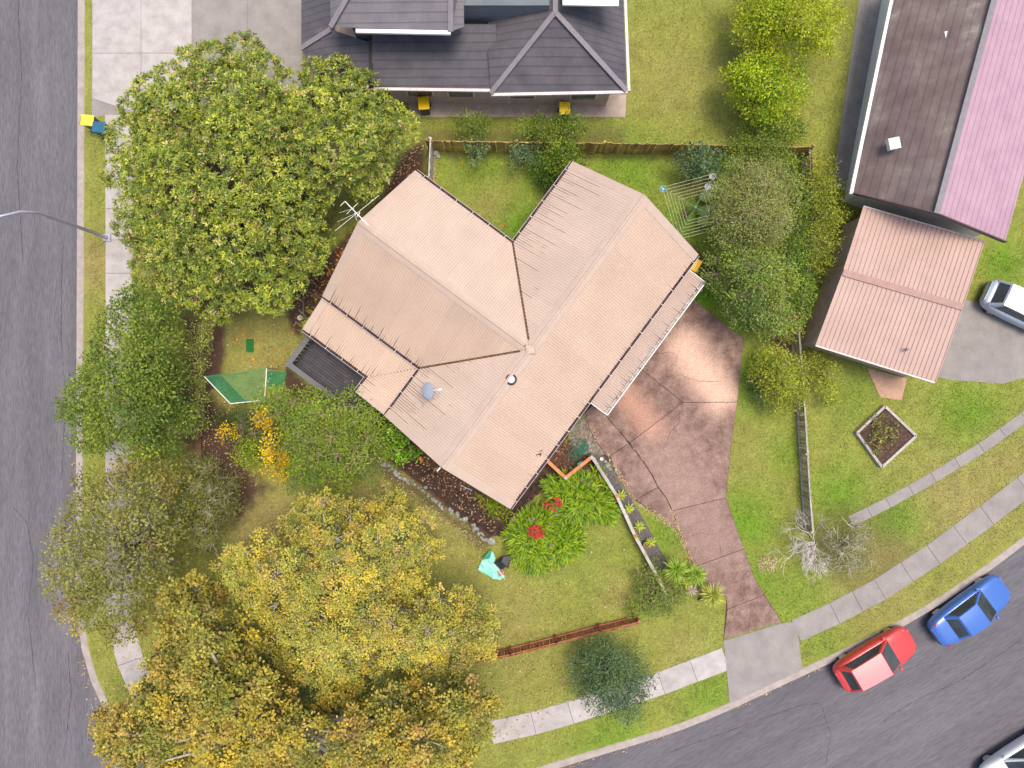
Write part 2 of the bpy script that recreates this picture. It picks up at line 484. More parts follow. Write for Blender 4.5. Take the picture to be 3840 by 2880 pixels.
def strip_outline(w, width):
    L, R = [], []
    for i, p in enumerate(w):
        d = (w[min(i + 1, len(w) - 1)] - w[max(i - 1, 0)]).normalized(); r = Vector((d.y, -d.x, 0))
        L.append(p - r * width / 2); R.append(p + r * width / 2)
    return L + R[::-1]
def strip_mesh(pts, width, z):
    w = [P(a, b) for a, b in pts]; n = len(w); o = strip_outline(w, width)
    return [(p.x, p.y, z) for p in o], [(i, i + 1, 2 * n - 2 - i, 2 * n - 1 - i) for i in range(n - 1)]

strip_path('footpath', [(445, 430), (447, 900), (447, 1400), (445, 1900), (450, 2330), (490, 2480), (560, 2640)], 1.35, CONCRETE, 1.6)
strip_path('footpath', [(1840, 2748), (2000, 2712), (2140, 2672), (2300, 2620), (2480, 2562), (2722, 2470)], 1.15, CONCRETE, 1.6)
strip_path('footpath', [(2985, 2365), (3130, 2300), (3300, 2210), (3500, 2080), (3700, 1932), (3840, 1825), (3960, 1730)], 1.15, CONCRETE_GREY, 1.6)
strip_path('garden_path', [(3190, 1955), (3330, 1885), (3500, 1790), (3680, 1680), (3840, 1565), (3950, 1490)], 0.55, CONCRETE_GREY, 1.2)

# concrete yard of the neighbour to the north-west
yard = mobj('concrete_yard', [(*P(a, b)[:2], .004) for a, b in hard([(345, -90), (1135, -90), (1135, 330), (345, 440)])], [(0, 1, 2, 3)], CONCRETE_GREY); yard['kind'] = 'structure'
for q, m in (([(347, -90), (530, -90), (530, 200), (347, 200)], CONCRETE), ([(530, -90), (720, -90), (720, 200), (530, 200)], CONCRETE), ([(347, 200), (530, 200), (530, 430), (347, 370)], CONCRETE),
             ([(530, 200), (720, 200), (720, 400), (530, 430)], CONCRETE), ([(722, -90), (930, -90), (930, 330), (722, 400)], CONCRETE_GREY), ([(930, -90), (1135, -90), (1135, 330), (930, 330)], CONCRETE_GREY)):
    slab('slab', q, m, yard, .026)
# neighbour's parking pad to the east
pad = slab('parking_pad', hard([(3520, 1120), (3600, 1120), (3900, 1180), (3900, 1400), (3760, 1440), (3560, 1425), (3440, 1400)]), CONCRETE_GREY, None, .02); pad['kind'] = 'structure'

# ---- driveway of exposed aggregate concrete, slab by slab
DRV, dnt, db = nodes('red_brown_aggregate')
dg = N(dnt, 'ShaderNodeNewGeometry'); dpos = dg.outputs['Position']
dn = noise(dnt, dpos, 1.7, 9.0, 0.7)
dr = ramp(dnt, [(0.32, (0.115, 0.070, 0.058)), (0.48, (0.190, 0.126, 0.106)), (0.66, (0.285, 0.198, 0.168))]); dnt.links.new(dn.outputs['Fac'], dr.inputs[0])
def capsule(nt, pos, a, b, r0, r1, wob):
    A, B = P(*a), P(*b); e = B - A
    sub = N(nt, 'ShaderNodeVectorMath', operation='SUBTRACT'); nt.links.new(pos, sub.inputs[0]); sub.inputs[1].default_value = A
    dot = N(nt, 'ShaderNodeVectorMath', operation='DOT_PRODUCT'); nt.links.new(sub.outputs[0], dot.inputs[0]); dot.inputs[1].default_value = e
    t = mth(nt, 'MULTIPLY', dot.outputs['Value'], 1 / e.length_squared, True)
    sc = N(nt, 'ShaderNodeVectorMath', operation='SCALE'); sc.inputs[0].default_value = e; nt.links.new(t, sc.inputs['Scale'])
    dd = N(nt, 'ShaderNodeVectorMath', operation='SUBTRACT'); nt.links.new(sub.outputs[0], dd.inputs[0]); nt.links.new(sc.outputs[0], dd.inputs[1])
    fl = N(nt, 'ShaderNodeVectorMath', operation='MULTIPLY'); nt.links.new(dd.outputs[0], fl.inputs[0]); fl.inputs[1].default_value = (1, 1, 0)
    ln = N(nt, 'ShaderNodeVectorMath', operation='LENGTH'); nt.links.new(fl.outputs[0], ln.inputs[0])
    d = mth(nt, 'ADD', ln.outputs['Value'], mth(nt, 'MULTIPLY', mth(nt, 'SUBTRACT', wob, 0.5), 0.7))
    mr = N(nt, 'ShaderNodeMapRange', interpolation_type='SMOOTHSTEP'); nt.links.new(d, mr.inputs['Value'])
    mr.inputs['From Min'].default_value = r0; mr.inputs['From Max'].default_value = r1
    mr.inputs['To Min'].default_value = 1.0; mr.inputs['To Max'].default_value = 0.0
    return mr.outputs[0]
wob = noise(dnt, dpos, 1.1, 4.0)
# two paler oblongs, kept clean by the cars that usually park on them
k1 = capsule(dnt, dpos, (2330, 1460), (2440, 1600), 0.0, 1.15, wob.outputs['Fac'])
k2 = capsule(dnt, dpos, (2570, 1310), (2700, 1480), 0.1, 1.6, wob.outputs['Fac'])
k3 = capsule(dnt, dpos, (2500, 1720), (2680, 2040), 0.4, 2.2, wob.outputs['Fac'])
dc = mixc(dnt, mth(dnt, 'MULTIPLY', k3, 0.55), dr.outputs[0], (0.31, 0.215, 0.185))
dc = mixc(dnt, mth(dnt, 'MULTIPLY', k1, 0.95), dc, (0.42, 0.245, 0.185))
dc = mixc(dnt, mth(dnt, 'MULTIPLY', k2, 1.0), dc, (0.56, 0.385, 0.305))
dsp = noise(dnt, dpos, 48.0, 2.0, 0.7)
dsr = ramp(dnt, [(0.28, 0.35), (0.5, 0.95), (0.74, 1.75)]); dnt.links.new(dsp.outputs['Fac'], dsr.inputs[0])
dc = mixc(dnt, 1.0, dc, dsr.outputs[0], 'MULTIPLY')
doi = N(dnt, 'ShaderNodeObjectInfo'); dor = ramp(dnt, [(0, 0.92), (1, 1.08)]); dnt.links.new(doi.outputs['Random'], dor.inputs[0])
dc = mixc(dnt, 1.0, dc, dor.outputs[0], 'MULTIPLY')
dnt.links.new(dc, db.inputs['Base Color']); db.inputs['Roughness'].default_value = 0.92; db.inputs['Specular IOR Level'].default_value = 0.2
dbp = N(dnt, 'ShaderNodeBump'); dbp.inputs['Strength'].default_value = 0.4; dbp.inputs['Distance'].default_value = 0.01
dnt.links.new(dsp.outputs['Fac'], dbp.inputs['Height']); dnt.links.new(dbp.outputs[0], db.inputs['Normal'])

outer = hard([(2194, 1547), (2225, 1515), (2355, 1345), (2575, 1100), (2623, 1142), (2725, 1220), (2790, 1266), (2764, 1508), (2740, 1680), (2723, 1866), (2790, 2057), (2830, 2167), (2930, 2332),
              (2712, 2398), (2725, 2240), (2660, 2200), (2600, 2125), (2547, 1993), (2454, 1924), (2373, 1872), (2315, 1791), (2269, 1704), (2212, 1617)])
drive = MB().prism([tuple(P(a, b)[:2]) for a, b in outer], -.1, .008).build('driveway', DIRT); drive['kind'] = 'structure'
L1 = [(2247, 1538), (2272, 1558), (2300, 1592), (2330, 1625), (2360, 1662), (2388, 1698), (2420, 1742), (2447, 1785), (2468, 1827), (2500, 1868), (2522, 1915), (2547, 1993)]
for q in ([(2225, 1515), (2355, 1345), (2469, 1435), (2560, 1509), (2360, 1662), (2330, 1625), (2300, 1592), (2272, 1558), (2247, 1538)],
          [(2355, 1345), (2575, 1100), (2623, 1142), (2725, 1220), (2790, 1266), (2778, 1380), (2764, 1508), (2560, 1509), (2469, 1435)],
          [(2560, 1509), (2764, 1508), (2740, 1680), (2723, 1866), (2522, 1915), (2500, 1868), (2468, 1827), (2447, 1785), (2420, 1742), (2388, 1698), (2360, 1662)],
          [(2522, 1915), (2723, 1866), (2790, 2057), (2634, 2115), (2600, 2125), (2547, 1993)],
          [(2600, 2125), (2634, 2115), (2790, 2057), (2830, 2167), (2866, 2230), (2727, 2285), (2725, 2240), (2660, 2200)],
          [(2727, 2285), (2866, 2230), (2930, 2332), (2712, 2398)],
          [(2194, 1547), (2225, 1515), (2247, 1538), (2272, 1558), (2300, 1592), (2330, 1625), (2357, 1664), (2287, 1709), (2269, 1704), (2212, 1617)],
          [(2287, 1709), (2357, 1664), (2388, 1700), (2420, 1744), (2447, 1787), (2466, 1828), (2385, 1872), (2373, 1872), (2315, 1791)],
          [(2385, 1872), (2466, 1828), (2500, 1870), (2520, 1917), (2545, 1993), (2454, 1924)]):
    slab('slab', q, DRV, drive, .03 + random.uniform(-.003, .003), gap=.016)
CRACK = mat_noise('crack_fill', [(0.4, (0.03, 0.02, 0.017)), (0.55, (0.085, 0.055, 0.042)), (0.66, (0.36, 0.25, 0.15))], scale=2.2, rough=1)
def zz(o, k, pts): return [(o[0] + a / k, o[1] + b / k) for a, b in pts]
Z6 = lambda pts: zz((2200, 1140), 2.304, pts)
Z8 = lambda pts: zz((1760, 1600), 1.728, pts)
def crack(pts, w=0.022, z=.0345, parent=None, mat=None):
    v, f = [], []; run = []
    q = [P(a, b) for a, b in pts]
    for i in range(len(q) - 1):
        n = max(2, int((q[i + 1] - q[i]).length / .12))
        for t in range(n):
            p = q[i].lerp(q[i + 1], t / n); run.append(p + Vector((random.gauss(0, .015), random.gauss(0, .015), 0)))
    run.append(q[-1])
    for i, p in enumerate(run):
        d = (run[min(i + 1, len(run) - 1)] - run[max(i - 1, 0)]).normalized(); r = Vector((d.y, -d.x, 0))
        k = w * random.uniform(.35, 1.0) / 2 * min(1, (i + 1) / 4, (len(run) - i) / 4 + .2)
        v += [(p.x - r.x * k, p.y - r.y * k, z), (p.x + r.x * k, p.y + r.y * k, z)]
    f = [(2 * i, 2 * i + 1, 2 * i + 3, 2 * i + 2) for i in range(len(run) - 1)]
    return mobj('crack', v, f, mat or CRACK, parent or drive)
crack(Z6([(565, 380), (640, 430), (700, 410), (785, 440), (770, 490), (700, 560), (685, 625), (740, 630), (810, 610), (870, 640), (960, 665), (1100, 670), (1210, 665)]))
crack(Z6([(685, 625), (640, 690), (560, 750), (480, 790)]))
crack(Z6([(800, 900), (800, 1020), (730, 1100), (680, 1210), (660, 1270)]), .026)
crack(Z6([(1000, 1090), (1100, 1170), (1180, 1210), (1260, 1220)]), .018)
crack(Z6([(1040, 400), (1150, 450), (1210, 490)]), .022)
crack(Z6([(720, 110), (770, 190), (800, 240)]), .022)
crack(Z8([(1380, 725), (1500, 690), (1580, 700), (1690, 640)]), .02)
crack(Z8([(1620, 715), (1625, 780), (1632, 830)]), .03)
crack(Z8([(1850, 950), (1800, 930), (1760, 990), (1700, 1010), (1660, 1040)]), .02)
crack(L1[:9], .042, .0352)

TAR = mat_noise('tar_crack', [(.4, (.045, .043, .05)), (.6, (.085, .082, .092))], scale=3, rough=.9)
for pts in ([(60, -40), (75, 300), (58, 620), (80, 980)], [(230, 900), (222, 1250), (240, 1500), (226, 1800)], [(40, 1900), (95, 1960), (120, 2100), (100, 2300), (130, 2600)], [(250, 2450), (262, 2600), (240, 2800)]):
    crack(pts, .05, -.1165, road, TAR)
for pts in ([(2500, 2830), (2750, 2740), (3000, 2650), (3080, 2640)], [(3300, 2720), (3420, 2640), (3600, 2560), (3840, 2400)], [(3080, 2640), (3120, 2760), (3100, 2880)]):
    crack(pts, .045, -.1165, side_street, TAR)
apron = slab('driveway_apron', hard([(2712, 2402), (2930, 2336), (2985, 2330), (3010, 2505), (2990, 2520), (2735, 2640), (2722, 2500)]), CONCRETE_GREY, None, .028); apron['kind'] = 'structure'

# ---- gravel bed beside the driveway, broken asphalt by the house corner
GRAVEL = mat_noise('dark_gravel', [(0.3, (0.05, 0.045, 0.045)), (0.7, (0.17, 0.155, 0.15))], scale=14, detail=8, rough=1, bump=0.8, bscale=50, fine=0.5, fscale=40)
RUBBLE = mat_noise('broken_asphalt', [(0.25, (0.06, 0.05, 0.04)), (0.5, (0.17, 0.15, 0.125)), (0.75, (0.33, 0.30, 0.26))], scale=5, detail=9, rough=1, bump=1.0, bscale=14, fine=0.4, fscale=35, dist=0.05)
gb_pts = hard([(2218, 1700), (2265, 1712), (2318, 1800), (2375, 1880), (2420, 1960), (2470, 2050), (2505, 2110), (2470, 2160), (2395, 2010), (2318, 1860), (2232, 1725)])
mobj('gravel_bed', [(*P(a, b)[:2], .018) for a, b in gb_pts], [tuple(range(len(gb_pts)))[::-1]], GRAVEL)['kind'] = 'structure'
rb_pts = hard([(2130, 1640), (2150, 1585), (2195, 1550), (2210, 1615), (2268, 1705), (2225, 1712), (2170, 1700), (2148, 1680)])
mobj('broken_asphalt', [(*P(a, b)[:2], .016) for a, b in rb_pts], [tuple(range(len(rb_pts)))[::-1]], RUBBLE)['kind'] = 'structure'

# ---- brick paver paths around the south corner of the house
PAVER = mat_noise('dark_paver', [(0.25, (0.022, 0.012, 0.010)), (0.6, (0.052, 0.030, 0.025)), (0.85, (0.11, 0.068, 0.055))], scale=9, detail=6, rough=0.95, rand=0.35, bump=0.5, bscale=60)
PAVER_RED = mat_noise('red_paver', [(0.25, (0.05, 0.022, 0.017)), (0.6, (0.13, 0.058, 0.045)), (0.85, (0.22, 0.12, 0.095))], scale=9, detail=6, rough=0.95, rand=0.35, bump=0.5, bscale=60)
HANG = math.radians(53.48)
def paved(name, pts, mat, holes=(), bw=.225, bl=.225):
    q = poly_px(hard(pts))
    root = mobj(name, [(a, b, .012) for a, b in q], [tuple(range(len(q)))], DIRT); root['kind'] = 'structure'
    me = MB().box((0, 0, 0), (.222, .108, .05), taper=.96).data('paver', mat)
    c, s = math.cos(HANG), math.sin(HANG)
    spots = []
    for i in range(-70, 70):
        for j in range(-70, 70):
            for h in (0, 1):
                if (i + j) % 2:
                    u, v, r = i * .23, j * .23 + (h - .5) * .115, 0
                else:
                    u, v, r = i * .23 + (h - .5) * .115, j * .23, math.pi / 2
                spots.append((u * c - v * s + q[:, 0].mean(), u * s + v * c + q[:, 1].mean(), r))
    A = np.array(spots); m = sdf(q, A[:, 0], A[:, 1]) < -.06
    for h in holes:
        m &= sdf(poly_px(h), A[:, 0], A[:, 1]) > 0
    for x, y, r in A[m]:
        inst('paver', me, root, (x, y, .012 + random.gauss(0, .004)), (random.gauss(0, .02), random.gauss(0, .02), HANG + r + random.gauss(0, .03)))
    return root
paved('paved_path', [(1440, 1700), (1490, 1650), (1590, 1735), (1700, 1810), (1800, 1880), (1878, 1935), (1905, 1903), (1960, 1840), (2035, 1760), (2110, 1800), (2010, 1860), (1930, 1930), (1890, 2010), (1835, 2010), (1790, 1985), (1700, 1920), (1610, 1845), (1530, 1780)], PAVER)
paved('paved_corner', [(2060, 1690), (2085, 1655), (2135, 1640), (2165, 1690), (2205, 1715), (2118, 1782), (2050, 1722)], PAVER_RED)

# ---- grass blades and fallen leaves
def grass(name, n, seed):
    r = np.random.default_rng(seed)
    x = r.uniform(-26.5, 26.5, n); y = r.uniform(-20, 20, n)
    m = sdf(LAND, x, y) < -.3
    for q in HARD: m &= ~((sdf(q, x, y) < .01))
    x, y = x[m], y[m]
    lu, di, dr_ = ground_fields(x, y)
    k = r.random(len(x)) > di * 1.05
    x, y, lu, dr_ = x[k], y[k], lu[k], dr_[k]
    m = len(x); a = r.uniform(0, 2 * math.pi, m)
    lean = r.uniform(.25, 1.1, m); L = r.uniform(.05, .10, m) * (1 + .5 * lu)
    ax = np.stack([np.cos(a) * np.sin(lean), np.sin(a) * np.sin(lean), np.cos(lean)], 1)
    b = np.stack([-np.sin(a), np.cos(a), np.zeros(m)], 1)
    p = np.stack([x, y, np.full(m, -.004)], 1); w = r.uniform(.010, .022, m)[:, None]
    v = np.stack([p - b * w, p + b * w, p + ax * L[:, None]], 1).reshape(-1, 3)
    c = grass_colour(lu, dr_, None, x, y) * r.uniform(.6, 2.0, m)[:, None]
    dryb = r.random(m) < (.06 + .16 * dr_); c[dryb] = np.array([.50, .42, .20]) * r.uniform(.7, 1.2, dryb.sum())[:, None]
    o = np_mesh(name, v, np.arange(3 * m).reshape(-1, 3), LEAF, cols=np.repeat(c, 3, 0), kind='stuff')
    return o

# ------------------------------------------------------------------ the house
EAVE, RISE = 3.0, 2.2
HL, HW, WA0, WA1, WAY = 14.43, 7.0, 2.76, 9.76, 5.6     # long wing, span, cross wing
h0 = P(1448, 1561, EAVE)
house = empty('house', (h0.x, h0.y, 0), HANG)
tag(house, 'single-storey house with peach corrugated iron roof of two crossing gabled wings', 'house')
_c, _s = math.cos(-HANG), math.sin(-HANG)
def LH(px, py, z=0.0):
    p = P(px, py, z); x, y = p.x - h0.x, p.y - h0.y
    return Vector((x * _c - y * _s, x * _s + y * _c, z))

# peach roof paint: dirt gathers in the troughs, longest near the eaves
def roof_mat(name, base, streak):
    m, nt, b = nodes(name)
    g = N(nt, 'ShaderNodeNewGeometry')
    n1 = noise(nt, g.outputs['Position'], 0.7, 6.0)
    r1 = ramp(nt, [(0.3, tuple(x * .94 for x in base)), (0.7, tuple(x * 1.06 for x in base))]); nt.links.new(n1.outputs['Fac'], r1.inputs[0])
    oi = N(nt, 'ShaderNodeObjectInfo'); orr = ramp(nt, [(0, 0.965), (1, 1.035)]); nt.links.new(oi.outputs['Random'], orr.inputs[0])
    c = mixc(nt, 1.0, r1.outputs[0], orr.outputs[0], 'MULTIPLY')
    uv = N(nt, 'ShaderNodeUVMap'); sp = N(nt, 'ShaderNodeSeparateXYZ'); nt.links.new(uv.outputs[0], sp.inputs[0])
    u, v = sp.outputs['X'], sp.outputs['Y']
    fl = mth(nt, 'FLOOR', u)
    wn1 = N(nt, 'ShaderNodeTexWhiteNoise', noise_dimensions='1D'); nt.links.new(fl, wn1.inputs['W'])
    fr = mth(nt, 'SUBTRACT', u, fl)
    trough = mth(nt, 'LESS_THAN', mth(nt, 'ABSOLUTE', mth(nt, 'SUBTRACT', fr, 0.5)), 0.22)
    cmb = N(nt, 'ShaderNodeCombineXYZ'); nt.links.new(mth(nt, 'MULTIPLY', fl, 0.37), cmb.inputs['X']); nt.links.new(mth(nt, 'MULTIPLY', v, 0.9), cmb.inputs['Y'])
    sn = noise(nt, cmb.outputs[0], 1.0, 3.0)
    lim = mth(nt, 'MULTIPLY', mth(nt, 'POWER', wn1.outputs['Value'], 1.6), streak[0])
    lim = mth(nt, 'ADD', lim, mth(nt, 'MULTIPLY', mth(nt, 'SUBTRACT', sn.outputs['Fac'], 0.46), streak[1]))
    on = mth(nt, 'MULTIPLY', mth(nt, 'SUBTRACT', lim, v), 2.2, True)
    fac = mth(nt, 'MULTIPLY', mth(nt, 'ADD', mth(nt, 'MULTIPLY', on, streak[2]), 0.17), trough, True)
    c = mixc(nt, fac, c, (0.075, 0.05, 0.035))
    sp2 = noise(nt, g.outputs['Position'], 7.0, 2.0); rs = ramp(nt, [(0.755, 0.0), (0.80, 0.45)]); nt.links.new(sp2.outputs['Fac'], rs.inputs[0])
    c = mixc(nt, rs.outputs[0], c, (0.13, 0.08, 0.055))
    nt.links.new(c, b.inputs['Base Color'])
    b.inputs['Roughness'].default_value = 0.55; b.inputs['Specular IOR Level'].default_value = 0.3
    return m
PEACH = (0.515, 0.392, 0.308)
PALE = (0.52, 0.415, 0.345)
R_SE = roof_mat('peach_iron', PEACH, (0.35, 0.5, 0.5))
R_NW = roof_mat('pale_streaked_iron', PALE, (2.6, 5.0, 0.34))
R_SW = roof_mat('peach_streaked_iron', PEACH, (0.9, 1.1, 0.5))
R_NE = roof_mat('pale_iron', PALE, (0.35, 0.4, 0.4))
FLASH = mat_noise('peach_flashing', [(0.3, (0.435, 0.345, 0.285)), (0.7, (0.49, 0.39, 0.325))], scale=1.5, rough=0.5, fine=0.06)
UNDER = mat_noise('roof_underlay', [(0.4, (0.10, 0.06, 0.04)), (0.6, (0.18, 0.11, 0.075))], scale=5, rough=1)
VALLEY = mat_noise('rusty_valley_tray', [(0.3, (0.07, 0.04, 0.025)), (0.6, (0.16, 0.09, 0.055)), (0.8, (0.30, 0.19, 0.125))], scale=5, detail=7, rough=0.9)
GUTTER_IN = mat_noise('gutter_silt', [(0.35, (0.025, 0.018, 0.03)), (0.7, (0.09, 0.06, 0.07))], scale=4, rough=1)
GUTTER = mat_noise('gutter_paint', [(0.35, (0.50, 0.45, 0.44)), (0.7, (0.66, 0.60, 0.58))], scale=4, rough=0.5)
WALL = mat_noise('wall_weatherboard', [(0.35, (0.42, 0.34, 0.27)), (0.65, (0.5, 0.41, 0.33))], scale=2, rough=0.8, stretch=(1, 1, 14))
GLASS = mat_noise('window_glass', [(0.4, (0.03, 0.04, 0.05)), (0.6, (0.06, 0.08, 0.09))], scale=1, rough=0.08, spec=0.6)
WHITE = mat_flat('white_paint', (0.74, 0.73, 0.72), 0.45, var=.05)

PITCH = .115
def sheet_plane(roof, org, e, s, poly, mat, cover=8, amp=.0145):
    """long-run corrugated sheets on one roof plane. org: eave corner; e along the eave; s up the slope; poly in (along, up)"""
    org, e, s = Vector(org), Vector(e).normalized(), Vector(s).normalized(); n = e.cross(s)
    if n.z < 0: n = -n
    amin, amax = min(p[0] for p in poly), max(p[0] for p in poly)
    def span(a):
        lo, hi = 1e9, -1e9; k = len(poly)
        for i in range(k):
            (a0, b0), (a1, b1) = poly[i], poly[(i + 1) % k]
            if min(a0, a1) - 1e-9 <= a <= max(a0, a1) + 1e-9:
                if abs(a1 - a0) < 1e-9: bs = (b0, b1)
                else: bs = (b0 + (b1 - b0) * (a - a0) / (a1 - a0),) * 2
                lo, hi = min(lo, *bs), max(hi, *bs)
        return lo, hi
    per = 4; step = PITCH / per; cov = cover * PITCH
    k0 = 0; a = amin
    while a < amax - .02:
        b = min(a + cov + PITCH * .5, amax)
        m = max(2, int(round((b - a) / step)))
        vs, uvs, fs = [], [], []
        lift = random.uniform(0, .008)
        for i in range(m + 1):
            t = min(max(a + (b - a) * i / m, amin + 1e-5), amax - 1e-5); lo, hi = span(t)
            rib = (t - amin) / PITCH
            h = amp * math.cos(2 * math.pi * rib) + lift + .003 * i / m
            for bb in (lo, hi):
                vs.append(org + e * t + s * bb + n * (h + .012)); uvs.append((rib, bb))
        for i in range(m):
            if (vs[2 * i] - vs[2 * i + 1]).length + (vs[2 * i + 2] - vs[2 * i + 3]).length < .03: continue
            f = (2 * i, 2 * i + 2, 2 * i + 3, 2 * i + 1)
            fs.append(f)
        if fs:
            nn = (vs[fs[0][1]] - vs[fs[0][0]]).cross(vs[fs[0][2]] - vs[fs[0][0]])
            if nn.dot(n) < 0: fs = [f[::-1] for f in fs]
            me = mesh_data('roof_sheet', vs, fs, mat, True)
            ul = me.uv_layers.new(name='UVMap')
            for lp in me.loops: ul.data[lp.index].uv = uvs[lp.vertex_index]
            link(bpy.data.objects.new('roof_sheet', me), roof)
        a += cov
    return n

ZR = EAVE + RISE
SL = math.hypot(HW / 2, RISE)
# underlay: thin folded sheet below the iron
uv_ = [(0, 0, EAVE), (0, -3.5, ZR), (0, -7, EAVE), (HL, 0, EAVE), (HL, -3.5, ZR), (HL, -7, EAVE), (WA0, 0, EAVE), (6.26, -3.5, ZR), (WA1, 0, EAVE), (WA0, WAY, EAVE), (6.26, WAY, ZR), (WA1, WAY, EAVE)]
uv_ = [(x, y, z - .03) for x, y, z in uv_]
roof = mobj('roof', uv_, [(0, 1, 7, 6), (1, 2, 5, 4), (7, 4, 3, 8), (1, 4, 7), (7, 10, 9, 6), (8, 11, 10, 7)], UNDER, house)
k = SL / 3.5
sheet_plane(roof, (0, -7.03, EAVE), (1, 0, 0), (0, 3.5, RISE), [(0, 0), (HL, 0), (HL, SL - .02), (0, SL - .02)], R_SE)
sheet_plane(roof, (0, .03, EAVE), (1, 0, 0), (0, -3.5, RISE), [(0, 0), (WA0 - .10, 0), (6.15, SL - .02), (0, SL - .02)], R_NW)
sheet_plane(roof, (0, .03, EAVE), (1, 0, 0), (0, -3.5, RISE), [(WA1 + .10, 0), (HL, 0), (HL, SL - .02), (6.38, SL - .02)], R_NW)
sheet_plane(roof, (WA1 + .03, 0, EAVE), (0, 1, 0), (-3.5, 0, RISE), [(-3.37, SL - .02), (.11, 0), (WAY, 0), (WAY, SL - .02)], R_NE)
sheet_plane(roof, (WA0 - .03, 0, EAVE), (0, 1, 0), (3.5, 0, RISE), [(-3.37, SL - .02), (.11, 0), (WAY, 0), (WAY, SL - .02)], R_SW)

def ridge_cap(a, b, rise=RISE, half=3.5):
    a, b = Vector(a), Vector(b); d = (b - a).normalized(); r = Vector((d.y, -d.x, 0)); t = rise / half
    prof = [(-.295, -.295 * t + .03), (-.285, -.285 * t + .062), (-.11, -.11 * t + .06), (-.085, -.015), (-.06, .05), (0, .085), (.06, .05), (.085, -.015), (.11, -.11 * t + .06), (.285, -.285 * t + .062), (.295, -.295 * t + .03)]
    vs = [p + r * x + Vector((0, 0, z)) for p in (a, b) for x, z in prof]; n = len(prof)
    mobj('ridge_cap', vs, [(i, i + 1, n + i + 1, n + i) for i in range(n - 1)] + [tuple(range(n)), tuple(range(2 * n - 1, n - 1, -1))], FLASH, roof)
for i in range(5):
    ridge_cap((HL / 5 * i + (-.02 if i == 0 else .003), -3.5, ZR + (i % 2) * .003), (HL / 5 * (i + 1) + .02, -3.5, ZR + (i % 2) * .003))
for i in range(3):
    ridge_cap((6.26, -3.2 + 8.8 / 3 * i, ZR + .004 + (i % 2) * .003), (6.26, -3.2 + 8.8 / 3 * (i + 1) + .02, ZR + .004 + (i % 2) * .003))
JUN = MB()
JUN.lathe((6.26, -3.5, ZR + .05), [(.30, -.06), (.24, .0), (.10, .025), (.02, .03)], 4).build('ridge_junction', FLASH, roof)
# barge flashings up the gables
def barge(a, b, w, inward):
    a, b, i = Vector(a), Vector(b), Vector(inward); d = (b - a).normalized(); n = d.cross(i)
    if n.z < 0: n = -n
    m = MB()
    vs = []
    for p in (a, b):
        vs += [p - i * .03 + n * -.14, p - i * .03 + n * .055, p + i * w * .95 + n * .05, p + i * w + n * .02]
    m.add(vs, [(0, 1, 5, 4), (1, 2, 6, 5), (2, 3, 7, 6)])
    m.build('barge_flashing', FLASH, roof)
for x, inw in ((0, (1, 0, 0)), (HL, (-1, 0, 0))):
    barge((x, .06, EAVE - .03), (x, -3.5, ZR), .36, inw); barge((x, -7.06, EAVE - .03), (x, -3.5, ZR), .36, inw)
barge((WA0 - .05, WAY, EAVE - .03), (6.26, WAY, ZR), .36, (0, -1, 0)); barge((WA1 + .05, WAY, EAVE - .03), (6.26, WAY, ZR), .36, (0, -1, 0))
# valley trays
for a, b in (((WA0, 0, EAVE), (6.2, -3.44, ZR)), ((WA1, 0, EAVE), (6.32, -3.44, ZR))):
    a, b = Vector(a), Vector(b); d = (b - a).normalized(); r = Vector((d.y, -d.x, 0)).normalized()
    mobj('valley_tray', [a - r * .13 + Vector((0, 0, .02)), a + Vector((0, 0, -.015)), a + r * .13 + Vector((0, 0, .02)), b - r * .13 + Vector((0, 0, .02)), b + Vector((0, 0, -.015)), b + r * .13 + Vector((0, 0, .02))],
         [(0, 1, 4, 3), (1, 2, 5, 4)], VALLEY, roof)

def gutter(a, b, out, w=.10, step=.8, parent=None, silt=GUTTER_IN):
    """box gutter hung below the iron, open at the top, with a bracket strap every 0.8 m"""
    parent = parent or house
    a, b, o = Vector(a), Vector(b), Vector(out); d = (b - a).normalized()
    prof = [(-.01, .0), (-.01, -.12), (w, -.12), (w, .012), (w + .014, .012), (w + .014, -.135), (-.02, -.135)]
    vs = [p + o * x + Vector((0, 0, z)) for p in (a, b) for x, z in prof]; n = len(prof)
    g = mobj('gutter', vs, [(i, (i + 1) % n, n + (i + 1) % n, n + i) for i in range(n)] + [tuple(range(n)), tuple(range(2 * n - 1, n - 1, -1))], GUTTER, parent)
    q = [a + o * 0 + Vector((0, 0, -.075)), a + o * (w - .002) + Vector((0, 0, -.075)), b + o * (w - .002) + Vector((0, 0, -.075)), b + Vector((0, 0, -.075))]
    mobj('gutter_silt', q, [(0, 1, 2, 3)], silt, g)
    L = (b - a).length; k = max(1, int(L / step))
    for i in range(k):
        p = a + d * (L * (i + .5) / k) + Vector((0, 0, .014))
        MB().beam(p - o * .03, p + o * (w + .01), .026, .006).build('bracket', GUTTER, g)
    return g
gutter((0, -7.06, EAVE - .03), (HL, -7.06, EAVE - .03), (0, -1, 0))
gutter((WA1 + .2, .06, EAVE - .03), (HL, .06, EAVE - .03), (0, 1, 0))
gutter((0, .06, EAVE - .03), (WA0 - .15, .06, EAVE - .03), (0, 1, 0))
gutter((WA1 + .06, .06, EAVE - .03), (WA1 + .06, WAY, EAVE - .03), (1, 0, 0))
gutter((WA0 - .06, .06, EAVE - .03), (WA0 - .06, WAY, EAVE - .03), (-1, 0, 0))

